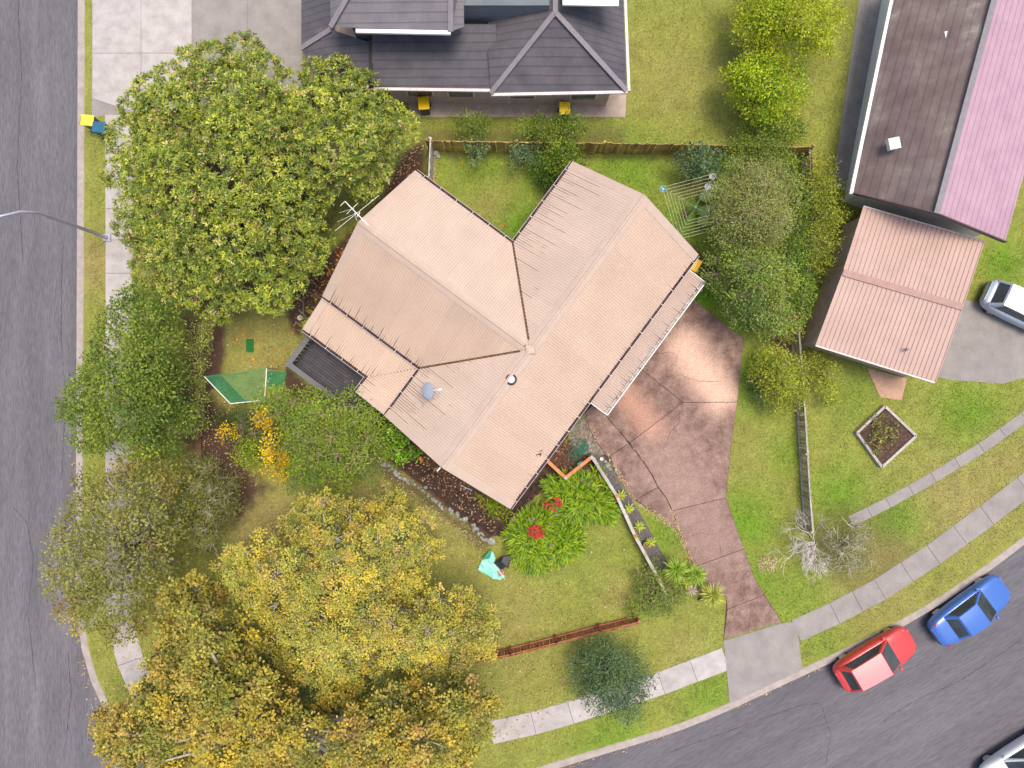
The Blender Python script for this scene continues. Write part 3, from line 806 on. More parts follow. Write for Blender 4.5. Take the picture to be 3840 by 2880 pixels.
# verandah roof, an L of two planes below the main eaves
VZ0, VZ1, VX = 2.82, 2.36, .93
vroof = mobj('verandah_roof', [(WA0, 0, VZ0 - .03), (WA0, WAY, VZ0 - .03), (VX, WAY, VZ1 - .03), (VX, 1.83, VZ1 - .03), (0, 1.83, VZ1 - .03), (0, 0, VZ0 - .03)], [(0, 3, 2, 1), (0, 5, 4, 3)], UNDER, house)
vs_ = math.hypot(1.83, VZ0 - VZ1)
sheet_plane(vroof, (VX - .03, 0, VZ1), (0, 1, 0), (1.83, 0, VZ0 - VZ1), [(1.83, 0), (WAY, 0), (WAY, vs_), (0, vs_)], roof_mat('verandah_iron', PEACH, (0.8, 1.0, 0.45)))
sheet_plane(vroof, (0, 1.83 + .03, VZ1), (1, 0, 0), (0, -1.83, VZ0 - VZ1), [(0, 0), (VX, 0), (WA0, vs_), (0, vs_)], R_SW)
roof_keep = roof; roof = vroof
barge((VX - .05, WAY, VZ1), (WA0, WAY, VZ0), .34, (0, -1, 0)); barge((0, 1.88, VZ1), (0, 0, VZ0), .34, (1, 0, 0))
a, b = Vector((VX, 1.83, VZ1)), Vector((WA0, 0, VZ0)); d = (b - a).normalized(); r = Vector((d.y, -d.x, 0)).normalized()
mobj('valley_tray', [a - r * .11 + Vector((0, 0, .02)), a + r * .11 + Vector((0, 0, .02)), b + r * .11 + Vector((0, 0, .02)), b - r * .11 + Vector((0, 0, .02))], [(0, 1, 2, 3)], VALLEY, vroof)
roof = roof_keep
gutter((VX - .06, 1.95, VZ1 - .02), (VX - .06, WAY, VZ1 - .02), (-1, 0, 0), .11)
gutter((0, 1.89, VZ1 - .02), (VX - .15, 1.89, VZ1 - .02), (0, 1, 0), .11)
# garage lean-to
gl = mobj('garage_roof', [(6.1, -6.95, 2.60), (13.75, -6.95, 2.60), (13.75, -7.98, 2.45), (6.1, -7.98, 2.45)], [(3, 2, 1, 0)], UNDER, house)
sheet_plane(gl, (6.1, -8.0, 2.47), (1, 0, 0), (0, 1.05, .15), [(0, 0), (7.65, 0), (7.65, 1.0), (0, 1.0)], roof_mat('garage_iron', (0.40, 0.31, 0.26), (0.5, 0.5, 0.6)))
gutter((6.1, -8.03, 2.46), (13.75, -8.03, 2.46), (0, -1, 0), .12, silt=mat_noise('leafy_silt', [(0.32, (0.10, 0.08, 0.07)), (0.45, (0.34, 0.31, 0.29)), (0.8, (0.48, 0.45, 0.43))], scale=7, rough=1))
MB().beam((6.1, -8.18, 2.40), (13.75, -8.18, 2.40), .03, .2).build('fascia_board', WHITE, house)
MB().beam((6.08, -7.0, 2.52), (6.08, -8.17, 2.40), .03, .16).build('fascia_board', WHITE, house)
MB().beam((13.77, -7.0, 2.52), (13.77, -8.17, 2.40), .03, .16).build('fascia_board', WHITE, house)

# walls, gables, openings under the eaves
w = MB()
w.prism([(.45, -.5), (HL - .45, -.5), (HL - .45, -6.5), (.45, -6.5)], 0, EAVE - .2)
o = w.build('wall', WALL, house)
MB().prism([(WA0 + .45, -.49), (WA1 - .45, -.49), (WA1 - .45, WAY - .45), (WA0 + .45, WAY - .45)], 0, EAVE - .2).build('wall', WALL, house)
for x in (.46, HL - .46):
    mobj('gable_wall', [(x, -.5, EAVE - .2), (x, -6.5, EAVE - .2), (x, -3.5, ZR - .3)], [(0, 1, 2)], WALL, house)
mobj('gable_wall', [(WA0 + .5, WAY - .46, EAVE - .2), (WA1 - .5, WAY - .46, EAVE - .2), (6.26, WAY - .46, ZR - .3)], [(0, 1, 2)], WALL, house)
mobj('soffit', [(0.02, 0, EAVE - .17), (HL - .02, 0, EAVE - .17), (HL - .02, -7, EAVE - .17), (0.02, -7, EAVE - .17)], [(0, 1, 2, 3)], WHITE, house)
mobj('soffit', [(WA0, 0.02, EAVE - .165), (WA1, 0.02, EAVE - .165), (WA1, WAY, EAVE - .165), (WA0, WAY, EAVE - .165)], [(0, 1, 2, 3)], WHITE, house)
def window(c, size, along):
    wo = MB().box(c, (size[0] + .12, .06, size[1] + .12) if along == 'x' else (.06, size[0] + .12, size[1] + .12)).build('window', WHITE, house)
    MB().box(c, (size[0], .08, size[1]) if along == 'x' else (.08, size[0], size[1])).build('pane', GLASS, wo)
for x in (1.6, 4.2): window((x, -6.51, 1.5), (1.5, 1.2), 'x')
for y in (-1.8, -5.0): window((.44, y, 1.5), (1.4, 1.1), 'y'); window((HL - .44, y, 1.5), (1.4, 1.1), 'y')
window((11.8, -.49, 1.5), (1.6, 1.2), 'x'); window((4.6, WAY - .44, 1.5), (1.4, 1.2), 'x'); window((WA1 - .44, 2.5, 1.5), (1.6, 1.2), 'y'); window((WA0 + .44, 3.2, 1.6), (2.2, 1.9), 'y')
for x in (8.2, 11.6):
    gd = MB().box((x, -6.53, 1.15), (2.6, .06, 2.25)).build('garage_door', WHITE, house)
    for i in range(4): MB().box((x, -6.57, .35 + i * .55), (2.5, .03, .48)).build('door_panel', WHITE, gd)
for x in (6.25, 9.9, 13.6): MB().box((x, -7.85, 1.22), (.1, .1, 2.44)).build('verandah_post', WHITE, house)
for (x, y) in ((WA1 + .13, .19), (0.05, .14)): MB().tube([(x, y, 0), (x, y, EAVE - .15)], .04, 8).build('downpipe', GUTTER, house)
# the two pipe stubs at the inner corner
for px, py, z in ((1924, 909, 2.2), (1956, 866, 1.6)):
    p = LH(px, py, z); MB().lathe((p.x, p.y, 0), [(.05, 0), (.05, z - .05), (.06, z - .05), (.06, z), (.045, z), (.045, z - .1)], 12).build('vent_pipe', GUTTER, house)

# deck under the verandah, dark grey boards inside a dark balustrade
DECK = mat_noise('grey_deck_board', [(0.3, (0.042, 0.043, 0.052)), (0.7, (0.070, 0.072, 0.084))], scale=3, detail=6, rough=0.7, rand=0.12, fine=0.12)
RAIL = mat_noise('grey_rail_paint', [(0.3, (0.10, 0.102, 0.117)), (0.7, (0.132, 0.135, 0.15))], scale=3, rough=0.6)
DZ, RZ = .55, 1.5
dk0 = LH(1075, 1366, RZ); dk1 = LH(1164, 1255, RZ); dk2 = LH(1240, 1478, RZ)
dx0, dy1 = dk0.x + .06, dk0.y - .06
dy0 = 0.35
deck = MB().prism([(dx0, dy0), (2.9, dy0), (2.9, dy1), (dx0, dy1)], DZ - .3, DZ - .05).build('deck', GUTTER_IN, house)
x = dx0 + .07
me = MB().box((0, 0, 0), (.112, dy1 - dy0, .03)).data('deck_board', DECK)
while x < 2.85:
    inst('deck_board', me, deck, (x, (dy0 + dy1) / 2, DZ + random.uniform(-.002, .002))); x += .14
bal = MB().beam((dx0, dy0 - .1, RZ), (dx0, dy1 + .12, RZ), .26, .05).beam((dx0 - .12, dy1, RZ - .006), (2.7, dy1, RZ - .006), .26, .05).build('balustrade', RAIL, house)
bm_ = MB().box((0, 0, 0), (.10, .045, RZ - DZ - .05)).data('baluster', RAIL)
y = dy0 + .1
while y < dy1:
    inst('baluster', bm_, bal, (dx0, y, (RZ + DZ) / 2), (0, 0, math.pi / 2)); y += .2
x = dx0 + .15
while x < 2.6:
    inst('baluster', bm_, bal, (x, dy1, (RZ + DZ) / 2)); x += .2
for p in ((dx0, dy1), (dx0, dy0), (1.0, dy1)): MB().box((p[0], p[1], 0.73), (.1, .1, 1.46)).build('post', RAIL, deck)

# television aerial on the west gable, satellite dish, flue
STEEL = mat_flat('galvanised_steel', (0.55, 0.55, 0.58), 0.35, 0.6, .1)
ae = P(1340, 828, 5.2)
aer = empty('television_aerial', (ae.x, ae.y, 0)); tag(aer, 'silver television aerial on a mast at the west gable', 'aerial')
def AE(px, py, z=6.0):
    q = P(px, py, z); return (q.x - ae.x, q.y - ae.y, z)
mast_top = AE(1330, 800, 6.0)
MB().tube([(0, 0, 5.1), (0.03, -.02, 5.5), mast_top], .022, 8).build('mast', WHITE, aer)
MB().beam(AE(1294, 755), AE(1381, 845), .03, .03).build('boom', STEEL, aer)
for a, b in (((1294, 755), (1277, 772)), ((1342, 762), (1300, 802)), ((1330, 780), (1272, 798)), ((1335, 800), (1265, 832)), ((1422, 732), (1256, 866)), ((1350, 795), (1340, 812))):
    MB().tube([AE(*a), AE(*b)], .008, 6).build('element', STEEL, aer)
DISH = mat_flat('dish_grey', (0.25, 0.30, 0.39), 0.45, 0, .06)
dl = P(1606, 1466, 4.7)
dish = empty('satellite_dish', (dl.x, dl.y, 0)); tag(dish, 'pale blue-grey satellite dish standing on the streaked roof plane', 'satellite dish')
aim = Vector((math.cos(math.radians(8)) * .82, math.sin(math.radians(8)) * .82, .57)).normalized()
Q = aim.to_track_quat('Z', 'Y').to_matrix()
prof = [(0.02, 0), (.15, .008), (.27, .03), (.36, .055), (.375, .062), (.36, .045), (.26, .018), (.02, -.012)]
m = MB().lathe((0, 0, 0), prof, 28)
ctr = Vector((-.05, 0, 4.75)); m.v = [ctr + Q @ v for v in m.v]
m.build('reflector', DISH, dish, True)
MB().tube([ctr - aim * .03, (0.0, -.02, 4.5), (-.02, -.04, 4.05)], .025, 8).build('mast', STEEL, dish)
MB().tube([ctr + Q @ Vector((0, -.33, .05)), ctr + Vector((.55, .06, .05))], .018, 6).build('arm', WHITE, dish)
MB().beam(ctr + Vector((.48, .05, .05)), ctr + Vector((.66, .08, .07)), .09, .09).build('receiver', WHITE, dish)
for q in ((-.35, -.75, 4.0), (.42, -.28, 4.35)): MB().tube([(-.0, -.03, 4.4), q], .010, 5).build('stay', STEEL, dish)
fl = LH(1917, 1423, 5.25)
flue = empty('flue', (fl.x, fl.y, 0), 0, house)
BLACK = mat_flat('black_rubber', (0.02, 0.02, 0.022), 0.6)
MB().lathe((0, 0, 4.7), [(.17, 0), (.17, .40), (.245, .42), (.245, .50), (.2, .52)], 24).build('collar', BLACK, flue)
MB().lathe((0, 0, 5.18), [(.15, 0), (.155, .06), (.12, .09), (.03, .10)], 24).build('cowl', WHITE, flue, True)
d_ = math.atan2(RISE, 3.5)
fp = MB().box((0, 0, 0), (.8, .95, .006)); Rm = Matrix.Rotation(d_, 3, 'X')
fp.v = [Rm @ v + Vector((fl.x, -4.25, ZR - .75 * RISE / 3.5 + .035)) for v in fp.v]; fp.build('flue_flashing', FLASH, roof)
# weed and twigs on the roof above the gutter
wd = LH(2020, 1700, 3.35)
wt = LH(2020, 1700, 3.35); pw = P(2020, 1700, 3.3)
m = MB()
for i in range(7):
    a = random.uniform(0, 6.28); L = random.uniform(.08, .3); q = Vector((random.uniform(-.15, .15), random.uniform(-.12, .12), 0))
    m.tube([pw + q, pw + q + Vector((math.cos(a) * L, math.sin(a) * L, .03))], .014, 4)
tag(m.build('twig_litter', mat_flat('dark_twig', (.02, .014, .012), .9)), 'dark twigs caught on the peach roof above the south-east gutter', 'twigs')
pl = P(1651, 1753, 5.0)
MB().tube([pl, pl + Vector((-.14, -.16, -.1))], .04, 8).build('ridge_spike', WHITE, roof).matrix_parent_inverse = house.matrix_basis.inverted()

# ------------------------------------------------------------------ neighbouring buildings
def facet(name, groups, mat, parent=None, thick=.12):
    """solid roof planes from (px, py, z) corners"""
    vs, fs = [], []
    for g in groups:
        n = len(vs); vs += [P(*q) for q in g]; k = len(g)
        nn = Vector((0, 0, 0))
        for i in range(1, k - 1): nn += (vs[n + i] - vs[n]).cross(vs[n + i + 1] - vs[n])
        f = tuple(range(n, n + k)); fs.append(f if nn.z > 0 else f[::-1])
    o = mobj(name, vs, fs, mat, parent)
    s = o.modifiers.new('solid', 'SOLIDIFY'); s.thickness = thick; s.offset = -1
    return o
def tiles(name, stops, ang, course=.32, rough=.85, scale=1.2):
    m = mat_noise(name, stops, scale=scale, detail=8, rough=rough, fine=.12, fscale=25)
    nt = m.node_tree; b = nt.nodes['Principled BSDF']
    g = N(nt, 'ShaderNodeNewGeometry'); mp = N(nt, 'ShaderNodeMapping'); mp.inputs['Rotation'].default_value = (0, 0, ang)
    nt.links.new(g.outputs['Position'], mp.inputs['Vector'])
    wv = N(nt, 'ShaderNodeTexWave', wave_profile='SAW'); wv.inputs['Scale'].default_value = 1 / course / 1.0 * .314; nt.links.new(mp.outputs[0], wv.inputs['Vector'])
    bp = N(nt, 'ShaderNodeBump'); bp.inputs['Strength'].default_value = .9; bp.inputs['Distance'].default_value = .09
    nt.links.new(wv.outputs['Fac'], bp.inputs['Height']); nt.links.new(bp.outputs[0], b.inputs['Normal'])
    jr = ramp(nt, [(.0, .74), (.10, .78), (.2, 1.0), (1.0, 1.02)]); nt.links.new(wv.outputs['Fac'], jr.inputs[0])  # shadow line of each tile course, darkened into the base colour
    src = b.inputs['Base Color'].links[0].from_socket
    nt.links.new(mixc(nt, 1.0, src, jr.outputs[0], 'MULTIPLY'), b.inputs['Base Color'])
    return m
SLATE = tiles('grey_roof_tiles', [(.3, (.068, .066, .080)), (.7, (.108, .104, .120))], math.pi / 2)
SLATE_L = tiles('pale_grey_roof_tiles', [(.3, (.13, .125, .145)), (.7, (.175, .168, .185))], math.pi / 2)
BRICK = mat_noise('neighbour_brick', [(.3, (.42, .32, .27)), (.7, (.58, .47, .41))], scale=3, detail=8, rough=.9, fine=.2)
TEAL = mat_noise('grey_cladding', [(.3, (.105, .13, .15)), (.7, (.16, .185, .205))], scale=1, rough=.7, stretch=(1, 1, 10))
RIDGE = mat_flat('ridge_tile', (.20, .19, .21), .8)
def wallring(name, pts, z0, z1, mat, parent):
    return MB().prism([tuple(P(a, b, z1)[:2]) for a, b in pts], z0, z1).build(name, mat, parent)
nh = empty('neighbour_house', P(1850, 120)); nh_inv = Matrix.Translation(-P(1850, 120))
tag(nh, 'two-storey house with dark grey hipped tile roof north of the back fence', 'house')
def under(o, root): o.parent = root; o.matrix_parent_inverse = root.matrix_basis.inverted(); return o
nroot = nh
nr = under(facet('roof', [
    [(1840, 350, 2.7), (2350, 340, 2.7), (2082, 45, 4.6)],
    [(2350, 340, 2.7), (2330, -160, 2.7), (2085, -160, 4.6), (2082, 45, 4.6)],
    [(1840, 350, 2.7), (2082, 45, 4.6), (2085, -160, 4.6), (1830, -160, 3.6), (1830, 200, 3.5)],
    [(1395, 328, 2.7), (1860, 335, 2.7), (1860, 90, 3.95), (1395, 90, 3.95)]], SLATE), nroot)
nr2 = under(facet('side_roof', [
    [(1130, -120, 2.6), (1130, 180, 2.6), (1240, 110, 3.4), (1240, -120, 3.4)],
    [(1130, 180, 2.6), (1190, 330, 2.6), (1390, 330, 2.6), (1390, 160, 3.5), (1240, 110, 3.4)]], SLATE), nroot)
up = under(facet('upper_roof', [
    [(1240, 100, 5.2), (1690, 118, 5.2), (1690, -30, 6.0), (1320, -40, 6.0)],
    [(1690, 118, 5.2), (1740, 100, 5.2), (1740, -120, 5.2), (1690, -30, 6.0)],
    [(1240, 100, 5.2), (1320, -40, 6.0), (1320, -160, 6.0), (1235, -160, 5.2)],
    [(1320, -40, 6.0), (1690, -30, 6.0), (1740, -160, 5.2), (1320, -160, 6.0)]], SLATE_L), nroot)
under(wallring('upper_wall', [(1300, 60), (1720, 70), (1720, -150), (1300, -150)], 2.8, 5.1, TEAL, None), nroot)
under(wallring('upper_wall', [(1720, 20), (2060, 20), (2060, -150), (1720, -150)], 2.8, 4.9, TEAL, None), nroot)
under(facet('white_roof', [[(2110, 18, 5.2), (2320, 22, 5.2), (2320, -160, 5.4), (2110, -160, 5.4)]], WHITE), nroot)
under(wallring('wall', [(1440, 295), (2300, 312), (2300, -150), (1440, -150)], 0, 2.7, BRICK, None), nroot)
under(wallring('wall', [(1170, 290), (1390, 295), (1390, -150), (1170, -150)], 0, 2.55, BRICK, None), nroot)
ng = under(MB().beam(P(1335, 117, 5.16), P(1690, 124, 5.16), .16, .12).build('gutter', WHITE, None), nroot)
under(MB().beam(P(1395, 334, 2.66), P(1838, 340, 2.66), .13, .11).build('gutter', GUTTER, None), nroot)
under(MB().beam(P(1842, 356, 2.66), P(2352, 346, 2.66), .13, .11).build('gutter', GUTTER, None), nroot)
under(MB().beam(P(2358, 342, 2.66), P(2338, -160, 2.66), .13, .11).build('gutter', GUTTER, None), nroot)
under(MB().beam(P(1392, 330, 2.75), P(1392, 150, 3.5), .2, .1).build('box_gutter', BLACK, None), nroot)
for a, b in (((1840, 350, 2.75), (2082, 45, 4.65)), ((2350, 340, 2.75), (2082, 45, 4.65)), ((2082, 45, 4.65), (2085, -160, 4.65)), ((1240, 100, 5.25), (1320, -40, 6.05)), ((1690, 118, 5.25), (1690, -30, 6.05)), ((1320, -40, 6.05), (1690, -30, 6.05)), ((1130, 180, 2.65), (1240, 110, 3.45))):
    under(MB().beam(P(*a), P(*b), .22, .07).build('ridge_tiles', RIDGE, None), nroot)
for px in (1560, 1720, 1960, 2200):
    wo = under(MB().box(tuple(P(px, 296 + (px - 1440) * .02, 2.7)[:2]) + (1.5,), (1.3, .1, 1.1)).build('window', WHITE, None), nroot)
    pn = MB().box(tuple(P(px, 297 + (px - 1440) * .02, 2.7)[:2]) + (1.5,), (1.16, .14, .96)).build('pane', GLASS, None); pn.parent = wo
HARD.append(poly_px([(1130, -150), (2380, -150), (2370, 430), (1500, 440), (1130, 340)]))
npath = mobj('side_path', [(*P(a, b)[:2], .02) for a, b in [(1520, 330), (2350, 330), (2345, 440), (1540, 440)]], [(3, 2, 1, 0)], mat_noise('tan_paving', [(.3, (.30, .24, .20)), (.7, (.42, .35, .30))], scale=2, rough=.9, fine=.15)); npath['kind'] = 'structure'

eroot = empty('mauve_roofed_house', P(3500, 400)); tag(eroot, 'long house with lichened brown tiles on one roof side and mauve on the other', 'house')
BROWN = tiles('lichened_brown_tiles', [(.25, (.115, .085, .083)), (.48, (.165, .126, .122)), (.62, (.205, .17, .16)), (.76, (.36, .34, .285))], math.radians(15), scale=.8)
MAUVE = tiles('mauve_roof_tiles', [(.3, (.33, .215, .285)), (.7, (.40, .27, .335))], math.radians(15))
under(facet('weathered_roof_side', [[(3380, -140, 2.7), (3200, 725, 2.7), (3512, 800, 4.6), (3765, -140, 4.6)]], BROWN), eroot)
under(facet('mauve_roof_side', [[(3512, 800, 4.6), (3770, 905, 2.7), (4060, -140, 2.7), (3765, -140, 4.6)]], MAUVE), eroot)
under(MB().beam(P(3512, 800, 4.68), P(3765, -140, 4.68), .26, .08).build('ridge_tiles', RIDGE, None), eroot)
under(wallring('wall', [(3420, -140), (3260, 705), (3740, 860), (4010, -140)], 0, 2.6, WHITE, None), eroot)
under(MB().beam(P(3372, -140, 2.62), P(3190, 728, 2.62), .16, .12).build('gutter', WHITE, None), eroot)
under(mobj('gable_wall', [P(3232, 718, 2.65), P(3742, 872, 2.65), P(3508, 783, 4.45)], [(0, 1, 2)], WHITE), eroot)
for a, b in (((3200, 725, 2.72), (3512, 802, 4.62)), ((3512, 802, 4.62), (3770, 908, 2.72))): under(MB().beam(P(*a), P(*b), .05, .22).build('barge_board', mat_flat('dark_barge', (.10, .07, .07), .7), None), eroot)
for px, py in ((3560, 140), (3350, 540)): under(MB().box(P(px, py, 3.8), (.5, .5, .25), .2).build('skylight', mat_flat('skylight_dome', (.62, .62, .64), .3), None), eroot)
for t in (.2, .5, .8):
    q = P(3330, 0, 2.0).lerp(P(3180, 690, 2.0), t)
    wo = under(MB().box((P(3405, -60, 2.6).lerp(P(3262, 700, 2.6), t).x - .02, P(3405, -60, 2.6).lerp(P(3262, 700, 2.6), t).y, 1.5), (.1, 1.4, 1.1), math.radians(-10)).build('window', GLASS, None), eroot)
HARD.append(poly_px([(3300, -140), (3140, 760), (3800, 960), (4100, -140)]))
mobj('side_path', [(*P(a, b)[:2], .02) for a, b in [(3240, -140), (3340, -140), (3230, 740), (3120, 700)]], [(0, 1, 2, 3)], CONCRETE_GREY)['kind'] = 'structure'

croot = empty('garage', P(3370, 1100)); tag(croot, 'double garage with salmon-pink ribbed metal roof beside the mauve-roofed house', 'garage')
PINK = mat_noise('salmon_iron', [(.3, (.38, .27, .235)), (.7, (.45, .325, .285))], scale=.7, detail=6, rough=.6, fine=.05)
c0, c1, c2, c3 = (3238, 775, 2.5), (3690, 905, 2.5), (3507, 1433, 2.5), (3059, 1293, 2.5)
r0, r1 = (3160, 1022, 2.95), (3608, 1152, 2.95)
for nm, g in (('roof_side', [c0, c1, r1, r0]), ('roof_side', [r0, r1, c2, c3])):
    base = under(facet(nm, [g], PINK, None, .06), croot)
    A, B, Cc, D = [P(*q) for q in g]
    nrib = 26
    for i in range(nrib + 1):
        t = i / nrib; a, b = A.lerp(B, t), D.lerp(Cc, t)
        rb = MB().beam(a + Vector((0, 0, .02)), b + Vector((0, 0, .02)), .035, .03).build('roof_rib', PINK, None)
        rb.parent = base
under(MB().beam(P(*r0) + Vector((0, 0, .04)), P(*r1) + Vector((0, 0, .04)), .3, .05).build('ridge_cap', mat_flat('dusky_ridge', (.33, .21, .185), .7), None), croot)
under(wallring('wall', [(3255, 800), (3670, 920), (3495, 1410), (3080, 1280)], 0, 2.4, BRICK, None), croot)
for a, b in ((c3, c2), (c0, c1)): under(MB().beam(P(*a) + Vector((0, 0, -.05)), P(*b) + Vector((0, 0, -.05)), .13, .1).build('gutter', GUTTER, None), croot)
under(MB().tube([P(3405, 1310, 2.7), P(3405, 1310, 3.05)], .06, 10).build('vent', mat_flat('vent_grey', (.25, .23, .25), .5), None), croot)
HARD.append(poly_px([(3230, 760), (3700, 900), (3520, 1440), (3050, 1300)]))
mobj('doorstep', [(*P(a, b)[:2], .03) for a, b in [(3250, 1380), (3400, 1420), (3380, 1500), (3300, 1490)]], [(3, 2, 1, 0)], mat_flat('doormat_tan', (.42, .27, .19), .9))['kind'] = 'structure'

# ------------------------------------------------------------------ vegetation
def lobes_from(outline, z_edge, z_top, r, seed, spacing=1.1, dome=1.6, jitter=.35):
    """round masses of foliage filling an outline drawn in photograph pixels; higher towards the middle"""
    g = np.random.default_rng(seed)
    zmid = (z_edge + z_top) / 2
    q = poly_px(outline, zmid)
    pts = []
    lo, hi = q.min(0), q.max(0)
    xs, ys = g.uniform(lo[0], hi[0], 4000), g.uniform(lo[1], hi[1], 4000)
    ds = -sdf(q, xs, ys)
    k2 = (spacing * r) ** 2
    for x, y, d in zip(xs.tolist(), ys.tolist(), ds.tolist()):
        if d < r * .35 or any((x - a) ** 2 + (y - b) ** 2 < k2 for a, b, _ in pts): continue
        pts.append((x, y, d))
        if len(pts) >= 400: break
    if not pts:
        c = q.mean(0); pts = [(c[0], c[1], r)]
    dm = max(p[2] for p in pts) + .01
    out = []
    for x, y, d in pts:
        t = min(1, (d / dm)); z = z_edge + (z_top - z_edge) * (1 - (1 - t) ** dome) + g.normal(0, jitter * r)
        k = (CAM_H - z) / (CAM_H - zmid)           # keep the mass over its own spot at its own height
        rr = r * g.uniform(.75, 1.25)
        out.append((np.array([x * k, y * k, z - rr * .6]), rr * np.array([1, 1, .8])))
    return out

def foliage(name, lobes, parent, palette, leaf=(.13, .08), clumps=9.0, per=16, clump_r=.28, seed=1, style='spray', mat=None, lobe_var=.25, droop=0.0, bright=1.12, low=-.25, lobe_pal=None, up=.5, tuft=0.0):
    g = np.random.default_rng(seed)
    C, NRM, LB = [], [], []
    for li, (c, r) in enumerate(lobes):
        n = max(4, int(clumps * 4 * math.pi * r[0] * r[0] * .62))
        d = unit(g.normal(size=(n * 2, 3))); d = d[d[:, 2] > low][:n]
        ext = g.uniform(.72, 1.06, (len(d), 1)); ext = ext + tuft * (g.random((len(d), 1)) < .3) * g.uniform(0, 1, (len(d), 1))
        C.append(c + r * d * ext); NRM.append(d); LB.append(np.full(len(d), li))
    C, NRM, LB = np.concatenate(C), np.concatenate(NRM), np.concatenate(LB)
    ok = C[:, 2] > .12
    for li, (c, r) in enumerate(lobes):
        ok &= (LB == li) | (np.linalg.norm((C - c) / r, axis=1) > .72)
    C, NRM, LB = C[ok], NRM[ok], LB[ok]
    nc = len(C)
    lv = g.uniform(1 - lobe_var, 1 + lobe_var, len(lobes))
    lp = None
    if lobe_pal is not None: lp = pick(lobe_pal, len(lobes), g)
    pal = pick(palette, nc, g) * lv[LB][:, None] * g.uniform(.8, 1.2, (nc, 1))
    if lp is not None: pal = pal * .62 + lp[LB] * .38
    ci = np.repeat(np.arange(nc), per); m = len(ci)
    nr = NRM[ci]
    if style == 'rosette':
        k = np.tile(np.arange(per), nc); a = k * 2.39996 + np.repeat(g.uniform(0, 6.28, nc), per)
        tn = unit(nr * .7 + np.array([0, 0, up]) + g.normal(0, .15, (nc, 3))[ci])
        e1 = unit(np.cross(tn, np.array([.3, .9, .2]))); e2 = np.cross(tn, e1)
        el = g.uniform(.0, .9, m)
        ax = unit((e1 * np.cos(a)[:, None] + e2 * np.sin(a)[:, None]) * np.cos(el)[:, None] + tn * np.sin(el)[:, None])
        p = C[ci] + ax * .02 + g.normal(0, clump_r * .2, (m, 3))
        ln = tn + g.normal(0, .25, (m, 3))
    else:
        off = g.normal(0, clump_r * .6, (m, 3)); off[:, 2] *= .6
        p = C[ci] + off
        ax = unit(off / (clump_r + 1e-6) * .8 + nr * .4 + g.normal(0, .55, (m, 3)) - np.array([0, 0, droop]))
        ln = unit(nr * .5 + np.array([0, 0, up]) + g.normal(0, .5, (m, 3)))
    L = leaf[0] * g.uniform(.7, 1.3, m); W = leaf[1] * g.uniform(.75, 1.25, m)
    c = pal[ci] * g.uniform(.8, 1.22, (m, 1)) * bright
    v, q, cc = leaf_arrays(p, ax, ln, L, W, np.clip(c, 0, .9))
    o = np_mesh(name, v, q, mat or LEAF, parent, cc, 'stuff')
    return o, C, LB

def limbs(root, base, lobes, C=None, mat=BARK, trunk_r=.16, twigs=0, seed=3, twig_mat=None, fork=.35, twig_r=.012):
    """tapered trunk, one limb to every mass of foliage, twigs to some of its sprays"""
    g = random.Random(seed)
    cs = [Vector(c) for c, r in lobes]
    ctr = sum(cs, Vector()) / len(cs)
    b = Vector(base); top = b.lerp(Vector((ctr.x, ctr.y, ctr.z)), 1.0); fk = b.lerp(top, fork)
    MB().tube([b - Vector((0, 0, .1)), b + Vector((0, 0, .15)), b.lerp(fk, .55) + Vector((g.gauss(0, .06), g.gauss(0, .06), 0)), fk], [trunk_r * 1.35, trunk_r, trunk_r * .85, trunk_r * .75], 9).build('trunk', mat, root, True)
    m = MB()
    for c in cs:
        mid = fk.lerp(c, .5) + Vector((g.gauss(0, .15), g.gauss(0, .15), g.uniform(0, .35)))
        k = trunk_r * g.uniform(.32, .5)
        m.tube([fk, fk.lerp(mid, .5) + Vector((g.gauss(0, .08), g.gauss(0, .08), 0)), mid, mid.lerp(c, .6) + Vector((g.gauss(0, .1), g.gauss(0, .1), g.gauss(0, .1))), c], [k * 1.3, k * 1.1, k * .8, k * .5, k * .22], 6)
    m.build('limbs', mat, root, True)['kind'] = 'stuff'
    if twigs and C is not None:
        t = MB(); idx = np.random.default_rng(seed).choice(len(C), min(twigs, len(C)), replace=False)
        for i in idx:
            p = Vector(C[i]); c = min(cs, key=lambda q: (q - p).length_squared)
            s = c.lerp(p, g.uniform(-.2, .3)); e = p + (p - c).normalized() * g.uniform(.0, .12)
            mid = s.lerp(e, .5) + Vector((g.gauss(0, .08), g.gauss(0, .08), g.gauss(0, .06)))
            t.tube([s, mid, e], [twig_r * 1.6, twig_r, twig_r * .5], 4, False)
        t.build('twigs', twig_mat or TWIG, root)['kind'] = 'stuff'

